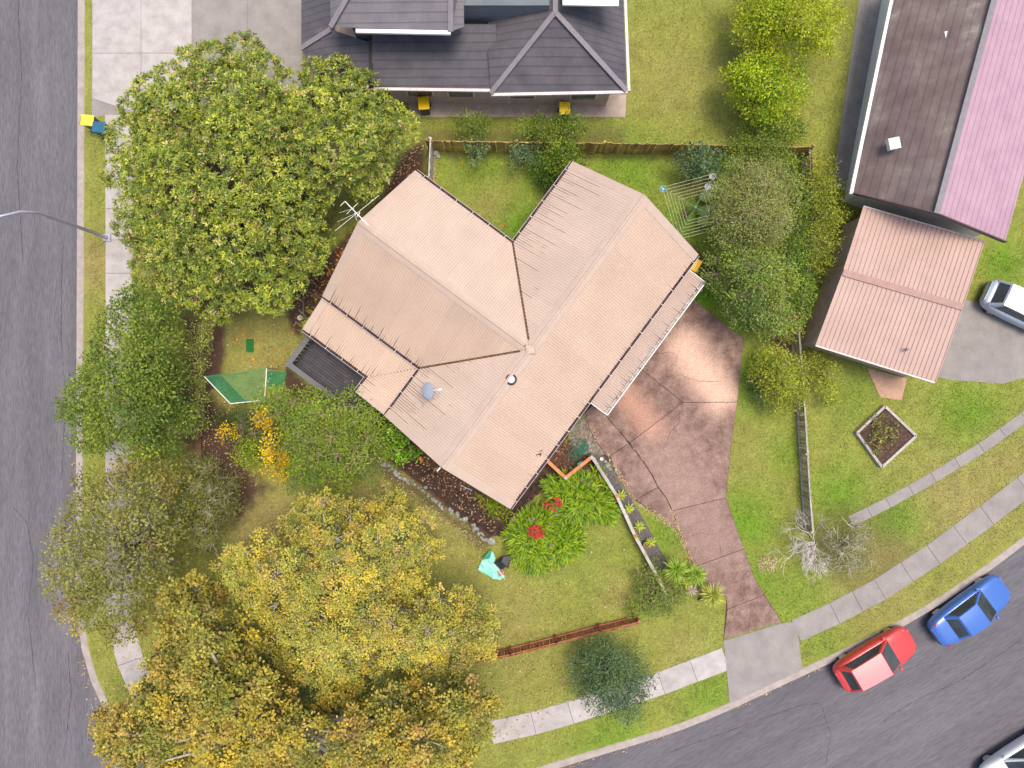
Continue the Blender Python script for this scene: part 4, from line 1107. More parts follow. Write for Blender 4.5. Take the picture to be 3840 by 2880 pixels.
def plant(name, label, cat, outline, z_edge, z_top, r, palette, seed, group=None, base=None, trunk=.1, twigs=0, bark=BARK, twig_mat=None, lob=None, leafname='crown', spacing=1.0, dome=1.6, tw_r=.012, inner=None, **kw):
    L = lobes_from(outline, z_edge, z_top, r, seed, spacing, dome, kw.pop('jitter', .3)) if lob is None else lob
    cx = sum(c[0] for c, _ in L) / len(L); cy = sum(c[1] for c, _ in L) / len(L)
    b = P(*base) if base else Vector((cx, cy, 0))
    root = empty(name, (b.x, b.y, 0)); tag(root, label, cat, group)
    L2 = [(c - np.array([b.x, b.y, 0]), rr) for c, rr in L]
    o, C, LB = foliage(leafname, L2, root, palette, seed=seed + 100, **kw)
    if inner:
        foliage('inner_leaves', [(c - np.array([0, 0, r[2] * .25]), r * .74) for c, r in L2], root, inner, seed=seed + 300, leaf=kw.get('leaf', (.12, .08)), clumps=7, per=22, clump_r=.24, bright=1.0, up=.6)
    if trunk: limbs(root, (0, 0, 0), L2, C, bark, trunk, twigs, seed, twig_mat, twig_r=tw_r)
    return root, L2, C, LB

# palettes, linear base colours
MAG = [((.15, .20, .020), 3), ((.225, .265, .028), 3), ((.31, .33, .035), 1.3), ((.10, .15, .018), 2.6), ((.36, .34, .13), .3)]
OAK = [((.50, .41, .055), 2.6), ((.42, .385, .075), 3), ((.29, .31, .065), 3.4), ((.50, .35, .10), 1.2), ((.19, .23, .05), 2.4), ((.38, .27, .10), .7)]
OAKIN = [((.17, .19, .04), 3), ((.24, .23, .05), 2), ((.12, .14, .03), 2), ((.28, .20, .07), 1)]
OAKL = [((.50, .42, .055), 2.4), ((.40, .385, .07), 3), ((.24, .27, .055), 3.4), ((.44, .34, .11), 1.0)]
GREEN = [((.10, .18, .02), 3), ((.16, .25, .02), 3), ((.22, .31, .025), 1.5), ((.065, .12, .02), 2)]
LIME = [((.30, .40, .01), 3), ((.22, .34, .012), 3), ((.40, .45, .02), 2), ((.13, .22, .015), 1.5)]
OLIVE = [((.20, .22, .05), 3), ((.27, .28, .07), 2), ((.14, .17, .04), 2.5), ((.33, .33, .10), 1)]
DARKG = [((.05, .105, .02), 3), ((.08, .15, .022), 3), ((.035, .075, .022), 2), ((.13, .20, .03), 1)]
BLUEG = [((.10, .175, .085), 3), ((.15, .23, .11), 2), ((.065, .125, .055), 2), ((.17, .25, .06), 1)]
GOLD = [((.62, .43, .012), 3), ((.68, .50, .025), 2), ((.54, .35, .02), 1.2)]
WESTY = [((.30, .34, .08), 3), ((.22, .28, .05), 2.5), ((.40, .42, .12), 1.5)]
YGREEN = [((.28, .33, .03), 3), ((.38, .40, .04), 2), ((.18, .24, .025), 2.5)]

# magnolia filling the north-west corner
mag_root, ML, MC, MLB = plant('magnolia_tree', 'large magnolia with glossy leaves and pink seed pods in the north-west corner', 'tree',
    [(520, 260), (640, 200), (800, 155), (960, 165), (1080, 230), (1200, 205), (1300, 280), (1420, 330), (1515, 430), (1525, 530), (1465, 620), (1375, 680), (1235, 750), (1205, 850), (1235, 930), (1225, 985), (1110, 1030), (1085, 1120), (1010, 1165), (880, 1165), (740, 1180), (600, 1120), (500, 1020), (440, 850), (390, 640), (420, 440)],
    3.6, 7.2, .85, MAG, 11, base=(960, 800), trunk=.28, leaf=(.145, .062), clumps=20, per=10, clump_r=.12, style='rosette', mat=LEAF_GLOSS, lobe_var=.2, dome=2.2, spacing=.9, twigs=300, up=.8, bright=1.3)
g = np.random.default_rng(5)
pods = MB().lathe((0, 0, 0), [(.013, -.05), (.04, -.02), (.044, .02), (.016, .065)], 7)
PODM = mat_noise('pink_seed_pod', [(.3, (.50, .15, .12)), (.7, (.66, .33, .27))], scale=20, rough=.7, rand=.25)
pdm = pods.data('seed_pod', PODM, True)
for i in g.choice(len(MC), 300, replace=False):
    c = MC[i]; inst('seed_pod', pdm, mag_root, (c[0], c[1], c[2] + .10), (g.normal(0, .4), g.normal(0, .4), g.uniform(0, 6)), (1, 1, 1))

# golden oak in the south-west corner and the street trees beyond it
plant('oak_tree', 'big golden autumn oak covering the south-west corner of the garden', 'tree',
    [(790, 2060), (930, 2020), (1060, 1960), (1150, 1820), (1240, 1850), (1330, 1900), (1420, 1860), (1560, 1900), (1620, 1980), (1640, 2100), (1560, 2200), (1680, 2190), (1800, 2290), (1880, 2340), (1905, 2400), (1800, 2470), (1500, 2540), (1200, 2610), (1090, 2560), (960, 2380), (820, 2190)],
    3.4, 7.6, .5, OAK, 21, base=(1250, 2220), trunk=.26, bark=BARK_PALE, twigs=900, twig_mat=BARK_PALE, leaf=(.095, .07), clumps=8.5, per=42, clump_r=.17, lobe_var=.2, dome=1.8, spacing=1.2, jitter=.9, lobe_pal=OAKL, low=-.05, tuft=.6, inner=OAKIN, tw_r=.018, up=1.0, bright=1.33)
plant('street_oak_tree', 'golden brown street oak below the south-west corner, nearest the bend in the kerb', 'tree',
    [(620, 2190), (780, 2150), (960, 2400), (1080, 2580), (1180, 2660), (1500, 2590), (1760, 2560), (1850, 2640), (1790, 2780), (1760, 2960), (1300, 2990), (820, 2950), (700, 2840), (520, 2960), (300, 2790), (420, 2640), (560, 2480)],
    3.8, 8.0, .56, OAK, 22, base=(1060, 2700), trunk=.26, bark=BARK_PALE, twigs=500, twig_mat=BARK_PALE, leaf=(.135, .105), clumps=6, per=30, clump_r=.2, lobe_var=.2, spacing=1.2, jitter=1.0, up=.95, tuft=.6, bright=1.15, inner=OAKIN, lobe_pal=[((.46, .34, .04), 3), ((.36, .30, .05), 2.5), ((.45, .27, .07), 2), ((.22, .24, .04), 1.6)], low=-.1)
plant('street_tree', 'olive and bronze street tree overhanging the road on the west side', 'tree',
    [(240, 1920), (330, 1780), (430, 1740), (560, 1700), (650, 1720), (690, 1900), (670, 2140), (600, 2330), (440, 2420), (300, 2380), (200, 2280), (150, 2100)],
    2.8, 6.0, .6, OLIVE, 23, base=(540, 2040), trunk=.18, bark=BARK_PALE, twigs=500, twig_mat=BARK_PALE, leaf=(.15, .09), clumps=7, per=13, clump_r=.26, lobe_pal=[((.30, .26, .03), 3), ((.22, .24, .04), 3), ((.42, .27, .03), 1.5), ((.33, .30, .11), 2)], spacing=1.15, jitter=.6, low=-.1)
plant('street_tree', 'fresh green street tree overhanging the road beside the magnolia', 'tree',
    [(360, 1170), (480, 1080), (590, 1100), (660, 1200), (685, 1400), (680, 1600), (590, 1690), (450, 1700), (300, 1680), (230, 1560), (250, 1440), (330, 1330)],
    2.6, 5.6, .62, GREEN, 24, base=(540, 1420), trunk=.17, twigs=250, leaf=(.14, .095), clumps=8.5, per=14, clump_r=.27, lobe_pal=[((.20, .28, .05), 3), ((.27, .35, .06), 3), ((.35, .40, .05), 1.5), ((.14, .20, .05), 1.5)], spacing=1.08, jitter=.55, low=-.1)
# west boundary shrubs
plant('shrub', 'light yellow-green shrub on the west boundary beside the bare dirt strip', 'shrub', [(715, 1210), (750, 1205), (770, 1270), (765, 1370), (735, 1420), (715, 1420)], 1.0, 1.7, .3, WESTY, 31, trunk=.04, leaf=(.09, .06), clumps=11, per=16, clump_r=.2)
plant('shrub', 'pale green feathery shrub on the west boundary left of the golf net', 'shrub', [(715, 1430), (740, 1450), (772, 1540), (775, 1590), (740, 1620), (715, 1620)], 1.0, 1.8, .3, WESTY, 32, trunk=.04, leaf=(.09, .055), clumps=11, per=16, clump_r=.2)
plant('bottlebrush_shrub', 'grey-green needle-leaved shrub at the far south-west corner of the lawn', 'shrub', [(690, 1740), (770, 1720), (850, 1780), (880, 1860), (860, 1950), (800, 2060), (740, 2090), (690, 2000)], 1.2, 2.6, .5, OLIVE, 33, trunk=.07, twigs=300, twig_mat=BARK_PALE, leaf=(.17, .024), clumps=12, per=22, clump_r=.25)

# trees and shrubs around the golf net
plant('feathery_tree', 'bushy mid-green tree between the deck and the garden bed', 'tree', [(960, 1510), (1060, 1455), (1150, 1490), (1250, 1510), (1300, 1490), (1390, 1550), (1432, 1640), (1410, 1760), (1300, 1825), (1180, 1840), (1060, 1800), (1020, 1720), (1060, 1620), (980, 1560)],
    2.0, 4.6, .5, GREEN, 41, base=(1210, 1660), trunk=.15, twigs=700, leaf=(.12, .055), clumps=11, per=18, clump_r=.24, lobe_pal=[((.17, .25, .03), 3), ((.27, .35, .025), 3), ((.28, .28, .08), 1.6), ((.11, .19, .03), 1.8)], lobe_var=.35, spacing=1.02, jitter=.6, tuft=.6, up=.8, bright=1.35)
plant('dark_shrub', 'dull dark green shrub behind the golden foliage by the golf net', 'shrub', [(890, 1560), (960, 1520), (1040, 1540), (1060, 1620), (1000, 1690), (920, 1680), (860, 1630)], 1.0, 2.4, .45, DARKG, 42, trunk=.07, twigs=150, leaf=(.10, .04), clumps=11, per=18, clump_r=.22, lobe_pal=[((.09, .15, .04), 2), ((.13, .19, .06), 2)])
plant('golden_shrub', 'shrub with bright golden yellow leaves in a band beside the bushy green tree', 'shrub', [(950, 1570), (1010, 1555), (1035, 1620), (1040, 1680), (1060, 1720), (1090, 1760), (1070, 1790), (1010, 1770), (960, 1765), (990, 1700), (985, 1640)], 2.6, 3.2, .30, GOLD, 43, base=(1040, 1680), trunk=.06, twigs=120, leaf=(.10, .075), clumps=10, per=16, clump_r=.18, spacing=1.15, jitter=.5, low=0)
plant('golden_shrub', 'small outlying clump of golden leaves above the bare earth', 'shrub', [(815, 1620), (850, 1585), (890, 1610), (880, 1640), (830, 1650)], 1.6, 2.0, .27, GOLD, 44, trunk=.04, leaf=(.10, .07), clumps=10, per=16, clump_r=.18)
plant('lime_shrub', 'small lime green shrub in front of the golden foliage', 'shrub', [(880, 1660), (950, 1640), (980, 1700), (950, 1760), (895, 1740)], 1.4, 2.3, .36, LIME, 45, trunk=.05, leaf=(.09, .04), clumps=11, per=18, clump_r=.2)
plant('ground_shrub', 'low dark rounded shrub at the edge of the bare earth', 'shrub', [(805, 1550), (850, 1530), (880, 1560), (860, 1600), (810, 1610)], .5, 1.0, .3, DARKG, 46, trunk=.03, leaf=(.08, .05), clumps=11, per=16, clump_r=.18)
plant('hydrangea_shrub', 'glossy bright green shrub tucked under the south-west eave', 'shrub', [(1432, 1620), (1480, 1590), (1560, 1680), (1585, 1710), (1540, 1735), (1480, 1730), (1445, 1690)], 1.0, 1.9, .38, [((.14, .30, .012), 3), ((.20, .36, .015), 2), ((.08, .18, .015), 2)], 47, trunk=.05, leaf=(.14, .085), clumps=10, per=12, clump_r=.18, mat=LEAF_GLOSS)
plant('variegated_shrub', 'small cream and green shrub at the west end of the verandah roof', 'shrub', [(1125, 1185), (1160, 1170), (1175, 1200), (1150, 1270), (1130, 1240)], .8, 1.4, .26, [((.45, .44, .12), 2), ((.30, .34, .06), 2), ((.16, .22, .04), 1)], 48, trunk=.03, leaf=(.13, .06), clumps=10, per=12, clump_r=.16, style='rosette')
plant('fern_shrub', 'scraggly light green plant at the south corner of the house', 'shrub', [(1790, 1870), (1830, 1860), (1900, 1905), (1900, 1940), (1850, 1945)], .25, .6, .24, LIME, 49, trunk=0, leaf=(.24, .035), clumps=9, per=14, clump_r=.2)

# north fence shrubs
plant('shrub', 'leftmost small blue-green shrub against the back fence', 'shrub', [(1735, 540), (1790, 525), (1825, 545), (1815, 585), (1770, 590), (1735, 575)], .8, 1.5, .34, BLUEG, 51, trunk=.04, leaf=(.10, .06), clumps=11, per=15, clump_r=.19)
plant('shrub', 'grey-green spreading shrub against the back fence, middle of the row', 'shrub', [(1885, 540), (1960, 530), (2030, 545), (2040, 600), (1980, 620), (1930, 600), (1890, 575)], .9, 1.8, .4, BLUEG, 52, trunk=.05, leaf=(.10, .06), clumps=11, per=15, clump_r=.2)
plant('citrus_shrub', 'dense mid-green shrub between the back fence and the north roof corner', 'shrub', [(2020, 545), (2100, 530), (2170, 545), (2175, 600), (2140, 640), (2060, 650), (2020, 610)], 1.2, 2.4, .45, GREEN, 53, trunk=.07, leaf=(.11, .07), clumps=11, per=16, clump_r=.2)
plant('shrub', 'low dark green shrub beside the north-west eave of the long wing', 'shrub', [(2000, 620), (2060, 640), (2120, 640), (2080, 690), (2050, 700), (1995, 640)], .6, 1.3, .34, DARKG, 54, trunk=.04, leaf=(.10, .07), clumps=11, per=16, clump_r=.2)
plant('shrub', 'blue-green shrub behind the clothesline at the back fence', 'shrub', [(2545, 570), (2620, 545), (2700, 550), (2720, 600), (2690, 640), (2620, 640), (2570, 610)], 1.4, 2.6, .46, BLUEG, 55, trunk=.07, leaf=(.11, .07), clumps=11, per=16, clump_r=.2)
plant('hedge_tree', 'olive-green hedge tree in the north-east corner of the garden', 'tree', [(2700, 545), (2830, 520), (2960, 540), (2985, 600), (2960, 660), (2850, 640), (2740, 620)], 2.0, 3.2, .5, GREEN, 56, trunk=.09, leaf=(.10, .05), clumps=12, per=18, clump_r=.22, lobe_pal=[((.17, .21, .04), 2), ((.22, .27, .035), 2), ((.11, .16, .03), 1)])
# the big mass along the east boundary
plant('feijoa_tree', 'tall grey-green tree right of the clothesline', 'tree', [(2715, 700), (2745, 640), (2850, 590), (2960, 620), (3000, 760), (2980, 890), (2870, 940), (2750, 920), (2690, 850), (2700, 770)], 2.4, 5.0, .55, OLIVE, 61, base=(2800, 790), trunk=.16, twigs=400, leaf=(.095, .042), clumps=13, per=20, clump_r=.25, lobe_pal=[((.22, .275, .09), 3), ((.28, .33, .11), 2.4), ((.15, .20, .065), 1.6)], spacing=.95, bright=1.35, up=.8)
plant('bay_tree', 'darker green broad tree between the clothesline and the driveway turning area', 'tree', [(2685, 890), (2760, 860), (2880, 880), (2980, 930), (3010, 1080), (3000, 1200), (2900, 1250), (2790, 1210), (2715, 1130), (2672, 1040), (2668, 950)], 2.0, 4.4, .55, GREEN, 62, base=(2800, 1050), trunk=.15, twigs=400, leaf=(.11, .065), clumps=11, per=17, clump_r=.25, lobe_pal=[((.17, .22, .075), 3), ((.23, .28, .085), 2.5), ((.30, .34, .06), 1.0), ((.11, .155, .06), 1.8)], spacing=.98, bright=1.35, up=.8)
plant('hedge_tree', 'narrow bright green hedge tree against the east fence, beyond the grey-green tree', 'tree', [(2930, 620), (2990, 600), (3035, 760), (3040, 900), (3045, 1120), (3030, 1200), (2960, 1150), (2940, 850)], 1.9, 3.2, .42, GREEN, 63, trunk=.08, leaf=(.13, .05), clumps=12, per=17, clump_r=.22)
plant('rose_shrub', 'yellow-green leafy shrub with one pink bloom at the east fence', 'shrub', [(2860, 1190), (2940, 1130), (2990, 1150), (3005, 1230), (2980, 1275), (2900, 1270)], 1.2, 2.2, .4, YGREEN, 64, trunk=.06, twigs=120, leaf=(.11, .075), clumps=10, per=14, clump_r=.2)
plant('golden_privet', 'rounded yellow-green shrub beside the driveway lawn at the east fence', 'shrub', [(2840, 1370), (2890, 1330), (2960, 1320), (3010, 1350), (3020, 1460), (3010, 1530), (2960, 1545), (2890, 1520), (2850, 1440)], 1.1, 2.7, .46, YGREEN, 65, trunk=.08, twigs=80, leaf=(.10, .06), clumps=16, per=18, clump_r=.21, lobe_pal=[((.30, .36, .045), 2), ((.40, .43, .06), 2), ((.19, .26, .04), 1.4)])
plant('underplanting', 'low grey-green foliage below the yellow-green rounded shrub', 'shrub', [(2815, 1400), (2850, 1390), (2900, 1500), (2880, 1530), (2830, 1480)], .4, .9, .3, BLUEG, 66, trunk=.03, leaf=(.09, .05), clumps=11, per=16, clump_r=.18)
plant('shrub', 'straggly green shrub at the lower end of the timber retaining wall', 'shrub', [(2390, 2130), (2450, 2110), (2500, 2180), (2580, 2220), (2570, 2270), (2480, 2310), (2390, 2330), (2360, 2270)], .5, 1.1, .3, GREEN, 67, trunk=.06, twigs=140, twig_mat=TWIG, leaf=(.11, .055), clumps=10, per=14, clump_r=.22, bright=1.35, up=.6, lobe_pal=[((.14, .21, .04), 2), ((.20, .25, .07), 2), ((.17, .28, .03), 1)])
plant('street_shrub', 'dark blue-green conifer shrub on the verge below the garden fence', 'shrub', [(2180, 2440), (2290, 2420), (2400, 2450), (2430, 2560), (2380, 2680), (2260, 2700), (2170, 2620), (2150, 2520)], 1.2, 3.4, .5, BLUEG, 68, trunk=.12, leaf=(.13, .05), clumps=11, per=17, clump_r=.24, lobe_pal=[((.10, .17, .075), 2), ((.07, .13, .05), 2), ((.17, .24, .07), 1)])

# trees beyond the north and east fences
plant('lime_tree', 'vivid lime green tree on the neighbour lawn, tallest of the northern group', 'tree', [(2730, 260), (2790, 200), (2900, 180), (3000, 230), (3030, 330), (2990, 430), (2880, 440), (2780, 380)], 1.8, 4.2, .5, LIME, 71, trunk=.14, leaf=(.12, .07), clumps=11, per=16, clump_r=.24)
plant('lime_tree', 'yellow lime tree at the very top edge, behind the vivid lime tree', 'tree', [(2760, -60), (2900, -90), (3080, -60), (3150, 60), (3110, 170), (3020, 200), (2960, 140), (2820, 180), (2770, 80)], 1.8, 4.0, .5, LIME, 72, trunk=.14, leaf=(.12, .07), clumps=11, per=16, clump_r=.24, lobe_pal=[((.42, .42, .02), 2), ((.34, .38, .02), 2)])
plant('shrub', 'mid-green shrub below the vivid lime tree, just beyond the back fence', 'shrub', [(2820, 430), (2940, 430), (3010, 470), (3000, 530), (2880, 520), (2810, 490)], .9, 1.9, .42, GREEN, 73, trunk=.06, leaf=(.11, .06), clumps=10, per=15, clump_r=.22)
plant('shrub', 'olive shrub beyond the east fence beside the salmon garage', 'shrub', [(3030, 600), (3110, 590), (3150, 700), (3160, 860), (3130, 1000), (3050, 1010), (3030, 800)], 1.2, 2.6, .48, YGREEN, 74, trunk=.08, leaf=(.12, .06), clumps=10, per=15, clump_r=.24, lobe_pal=[((.19, .25, .03), 3), ((.27, .30, .04), 2), ((.38, .26, .05), .4)])
plant('shrub', 'yellowing shrub beyond the east fence below the salmon garage', 'shrub', [(3040, 1330), (3110, 1330), (3170, 1400), (3150, 1500), (3060, 1500)], .8, 1.7, .42, YGREEN, 75, trunk=.06, leaf=(.12, .06), clumps=10, per=15, clump_r=.22)
for i, (px, py, w) in enumerate(((1770, 460, 'left'), (2010, 470, 'middle'), (2120, 460, 'right'))):
    plant('fence_shrub', 'fresh green shrub on the neighbour side of the back fence, %s of three' % w, 'shrub', [(px - 60, py - 20), (px, py - 45), (px + 60, py - 20), (px + 55, py + 35), (px - 55, py + 35)], .9, 1.6, .36, GREEN, 80 + i, group='shrubs beyond the back fence', trunk=.04, leaf=(.11, .06), clumps=10, per=14, clump_r=.2)
plant('verge_shrub', 'bronze shrub at the kerb beneath the olive street tree', 'shrub', [(250, 2120), (310, 2080), (330, 2260), (310, 2380), (250, 2330)], .8, 1.6, .36, OAK, 84, trunk=.04, leaf=(.12, .07), clumps=8, per=13, clump_r=.22)

# flowers on the shrubs
def bloom(label, px, py, z, col, r=.09, cat='flower', name='flower', petals=8):
    p = P(px, py, z); root = empty(name, (p.x, p.y, z)); tag(root, label, cat)
    M_ = mat_flat('petal', col, .6)
    for k in range(petals):
        a = k * 2.4; q = Vector((math.cos(a), math.sin(a), .35)) * r * (.35 + .65 * (k % 3) / 2)
        v = MB().add([(0, 0, 0), q + Vector((-q.y, q.x, 0)) * .5, q * 1.3, q + Vector((q.y, -q.x, 0)) * .5], [(0, 1, 2), (0, 2, 3)]).build('petal', M_, root)
    MB().lathe((0, 0, 0), [(r * .3, -.01), (r * .35, .02), (r * .1, .04)], 8).build('centre', mat_flat('flower_centre', tuple(x * .7 for x in col), .7), root)
bloom('single pink rose bloom on the shrub at the east fence', 2985, 1185, 2.3, (.70, .035, .14), .10)
bloom('single orange bloom in the bushes by the east fence', 2932, 1128, 2.6, (.75, .22, .05), .09)
bloom('orange-red flower under the eave beside the glossy shrub', 1578, 1719, 1.2, (.80, .10, .015), .11)

# ---- strap-leaved agapanthus, yuccas, pot plants
def straps(name, centres, parent, palette, n, L, W, seed, mat=None):
    """arching strap leaves from many crowns on a mound, each leaf a three-segment ribbon falling outwards"""
    g = np.random.default_rng(seed); cs = np.array(centres)
    ci = g.integers(0, len(cs), n); out = np.arctan2(cs[ci, 1], cs[ci, 0]); rr = np.hypot(cs[ci, 0], cs[ci, 1])
    a = out + g.normal(0, 1, n) * np.clip(1.9 - rr * 1.1, .5, 2.2); e0 = g.uniform(.2, 1.5, n)
    Ls = L * g.uniform(.6, 1.15, n); Ws = W * g.uniform(.7, 1.2, n)
    h = np.stack([np.cos(a), np.sin(a), np.zeros(n)], 1); b = np.stack([-np.sin(a), np.cos(a), np.zeros(n)], 1)
    p = cs[ci] + h * .02 + g.normal(0, .03, (n, 3)); V = []
    ang = math.pi / 2 - e0 * .6
    for k, wk in enumerate((.8, 1.0, .85, .08)):
        V += [p - b * (Ws * wk / 2)[:, None], p + b * (Ws * wk / 2)[:, None]]
        p = p + (h * np.cos(ang)[:, None] + np.array([0, 0, 1]) * np.sin(ang)[:, None]) * (Ls / 3)[:, None]
        p[:, 2] = np.maximum(p[:, 2], .03)
        ang = ang - g.uniform(.35, .75, n)
    v = np.stack(V, 1).reshape(-1, 3); i = np.arange(n)[:, None] * 8
    q = np.concatenate([i + np.array([[0, 1, 3, 2]]), i + np.array([[2, 3, 5, 4]]), i + np.array([[4, 5, 7, 6]])], 1).reshape(-1, 4)
    c = pick(palette, n, g) * g.uniform(.7, 1.25, (n, 1))
    return np_mesh(name, v, q, mat or LEAF, parent, np.repeat(c, 8, 0), 'stuff')
AGA = [((.18, .33, .008), 3), ((.26, .40, .010), 2.4), ((.37, .46, .015), 1.3), ((.07, .16, .008), 2.6)]
HEAD = mat_noise('dried_flower_head', [(.3, (.22, .16, .15)), (.7, (.42, .34, .32))], scale=30, rough=1)
def agapanthus(label, outline, heads, seed, L=.85):
    q = poly_px(outline, .45); g = np.random.default_rng(seed)
    c = q.mean(0); root = empty('agapanthus_clump', (c[0], c[1], 0)); tag(root, label, 'agapanthus', 'agapanthus clumps')
    pts = []
    while len(pts) < 130:
        x, y = g.uniform(q[:, 0].min(), q[:, 0].max()), g.uniform(q[:, 1].min(), q[:, 1].max())
        d = -sdf(q, np.array([x]), np.array([y]))[0]
        if d > .12: pts.append((x - c[0], y - c[1], .62 * (1 - (1 - min(1, d / 1.0)) ** 2) + g.uniform(-.05, .05)))
    area = abs(sum(q[i, 0] * q[(i + 1) % len(q), 1] - q[(i + 1) % len(q), 0] * q[i, 1] for i in range(len(q)))) / 2
    straps('leaves', pts, root, AGA, int(area * 430), L * .70, .062, seed)
    for px, py in heads:
        p = P(px, py, 1.0); s = g.uniform(.8, 1.2)
        st = MB().tube([(p.x - c[0] + g.uniform(-.2, .2), p.y - c[1] + g.uniform(-.2, .2), 0), (p.x - c[0], p.y - c[1], .98)], .008, 5).build('stalk', TWIG, root)
        m = MB()
        for k in range(26):
            d = Vector(unit(g.normal(size=3))); d.z = abs(d.z) * .8
            m.tube([(p.x - c[0], p.y - c[1], .98), Vector((p.x - c[0], p.y - c[1], .98)) + d * .10 * s], [.004, .011], 4)
        m.build('dried_flower_head', HEAD, st)
agapanthus('broad agapanthus clump beside the timber retaining wall, below the brown corner fence', [(2040, 1810), (2100, 1780), (2200, 1770), (2250, 1760), (2290, 1850), (2330, 1930), (2280, 1960), (2200, 1965), (2110, 1950), (2060, 1890)], [(2182, 1800), (2208, 1815)], 201)
agapanthus('left agapanthus clump nearest the stone edging, with the collapsed tarpaulin at its edge', [(1895, 2050), (1905, 1990), (1960, 1930), (2020, 1880), (2070, 1900), (2100, 1960), (2060, 2040), (2050, 2130), (1985, 2150), (1935, 2120)], [(1925, 1946), (2000, 1945), (2066, 2045), (2118, 2132), (2084, 1930)], 202)
agapanthus('right agapanthus clump on the lawn side of the red flowers', [(2070, 1960), (2130, 1950), (2190, 1990), (2185, 2060), (2130, 2110), (2060, 2130), (2040, 2060)], [(2063, 1961)], 203, .75)
def red_flowers(label, px, py, n, w, seed):
    g = random.Random(seed); p = P(px, py, 1.1); root = empty('geranium', (p.x, p.y, 0)); tag(root, label, 'flowers', 'red flowering plants')
    RED = mat_noise('red_petal', [(.3, (.34, .012, .015)), (.7, (.55, .04, .05))], scale=12, rough=.6)
    m5 = MB()
    for k in range(5):
        a = k * 1.2566; q = Vector((math.cos(a), math.sin(a), .3)) * .042
        m5.add([(0, 0, 0), q + Vector((-q.y, q.x, 0)) * .6, q * 1.3, q + Vector((q.y, -q.x, 0)) * .6], [(0, 1, 2), (0, 2, 3)])
    me = m5.data('flower', RED)
    stem = MB()
    for i in range(n):
        a, r = g.uniform(0, 6.28), w * math.sqrt(g.random()); x, y, z = math.cos(a) * r, math.sin(a) * r * .8, 1.10 + g.uniform(-.1, .12)
        inst('flower', me, root, (x, y, z), (g.gauss(0, .3), g.gauss(0, .3), g.uniform(0, 6)), (g.uniform(.7, 1.2),) * 3)
        stem.tube([(x * .3, y * .3, 0), (x, y, z)], .006, 4)
    stem.build('stems', TWIG, root)['kind'] = 'stuff'
red_flowers('loose cluster of red flowers at the top edge of the agapanthus', 2072, 1890, 42, .46, 1)
red_flowers('dense round cluster of red flowers in the middle of the left agapanthus', 2010, 1995, 70, .42, 2)

def leaf_blade(L, W, mat, seg=3, droop=.25):
    v, f = [], []
    for i in range(seg + 1):
        t = i / seg; w = W * (1 - .1 * t) * (1 if i < seg else .06) * (0.7 if i == 0 else 1)
        z = -droop * L * t * t
        v += [(L * t, -w / 2, z + W * .15), (L * t, 0, z), (L * t, w / 2, z + W * .15)]
    for i in range(seg):
        a = 3 * i; f += [(a, a + 3, a + 4, a + 1), (a + 1, a + 4, a + 5, a + 2)]
    return mesh_data('leaf', v, f, mat)
def spiky(name, label, cat, px, py, z, n, L, W, mat, seed, group=None, trunk=0.0, pot=False, base=None, droop=.2, lo=-.15, hi=1.35):
    p = P(px, py, z); root = empty(name, (p.x, p.y, 0)); tag(root, label, cat, group)
    g = random.Random(seed); mes = [leaf_blade(L * k, W, mat, 3, droop) for k in (.8, 1.0, 1.12)]
    for i in range(n):
        el = lo + (hi - lo) * (i / n) ** 1.3; az = i * 2.39996 + g.gauss(0, .15)
        inst('leaf', mes[g.randrange(3)], root, (0, 0, z), (0, -el, az), (1 - .25 * i / n,) * 3)
    if trunk:
        b = Vector((0, 0, 0)) if base is None else P(*base) - Vector((p.x, p.y, 0))
        MB().tube([b, b.lerp(Vector((0, 0, z)), .5) + Vector((.04, .03, 0)), (0, 0, z)], [trunk * 1.2, trunk, trunk * .9], 8).build('trunk', BARK, root, True)
    return root
YUC = mat_noise('yucca_leaf', [(.3, (.16, .28, .025)), (.7, (.30, .42, .05))], scale=3, rough=.5, rand=.3)
YUC_Y = mat_noise('yellow_yucca_leaf', [(.3, (.26, .32, .04)), (.7, (.44, .44, .09))], scale=3, rough=.5, rand=.3)
YUC_L = mat_noise('lime_succulent_leaf', [(.3, (.30, .40, .03)), (.7, (.44, .50, .06))], scale=5, rough=.5, rand=.2)
DEAD = mat_noise('dead_leaf', [(.3, (.34, .27, .22)), (.7, (.56, .48, .42))], scale=5, rough=.9, rand=.2)
spiky('yucca', 'largest yucca head, at the lower end of the gravel bed', 'yucca', 2537, 2137, 1.3, 100, .70, .065, YUC, 1, 'yucca heads by the driveway', .07, base=(2545, 2175))
spiky('yucca', 'second yucca head, overlapping the driveway edge', 'yucca', 2612, 2155, 1.1, 90, .60, .06, YUC, 2, 'yucca heads by the driveway', .07, base=(2560, 2180))
spiky('yucca', 'small yucca head between and below the two largest', 'yucca', 2578, 2182, .8, 36, .36, .045, YUC_L, 3, 'yucca heads by the driveway', .05)
spiky('yucca', 'yellowish yucca head lowest of the group, beside the driveway', 'yucca', 2672, 2232, 1.2, 96, .70, .065, YUC_Y, 4, 'yucca heads by the driveway', .07, base=(2620, 2250))
spiky('dead_yucca', 'pale dead yucca leaves below the small yucca head', 'dead leaves', 2595, 2212, .7, 30, .4, .04, DEAD, 5, None, .05)
POT = mat_noise('clay_pot', [(.3, (.13, .09, .065)), (.7, (.24, .17, .12))], scale=6, rough=.9)
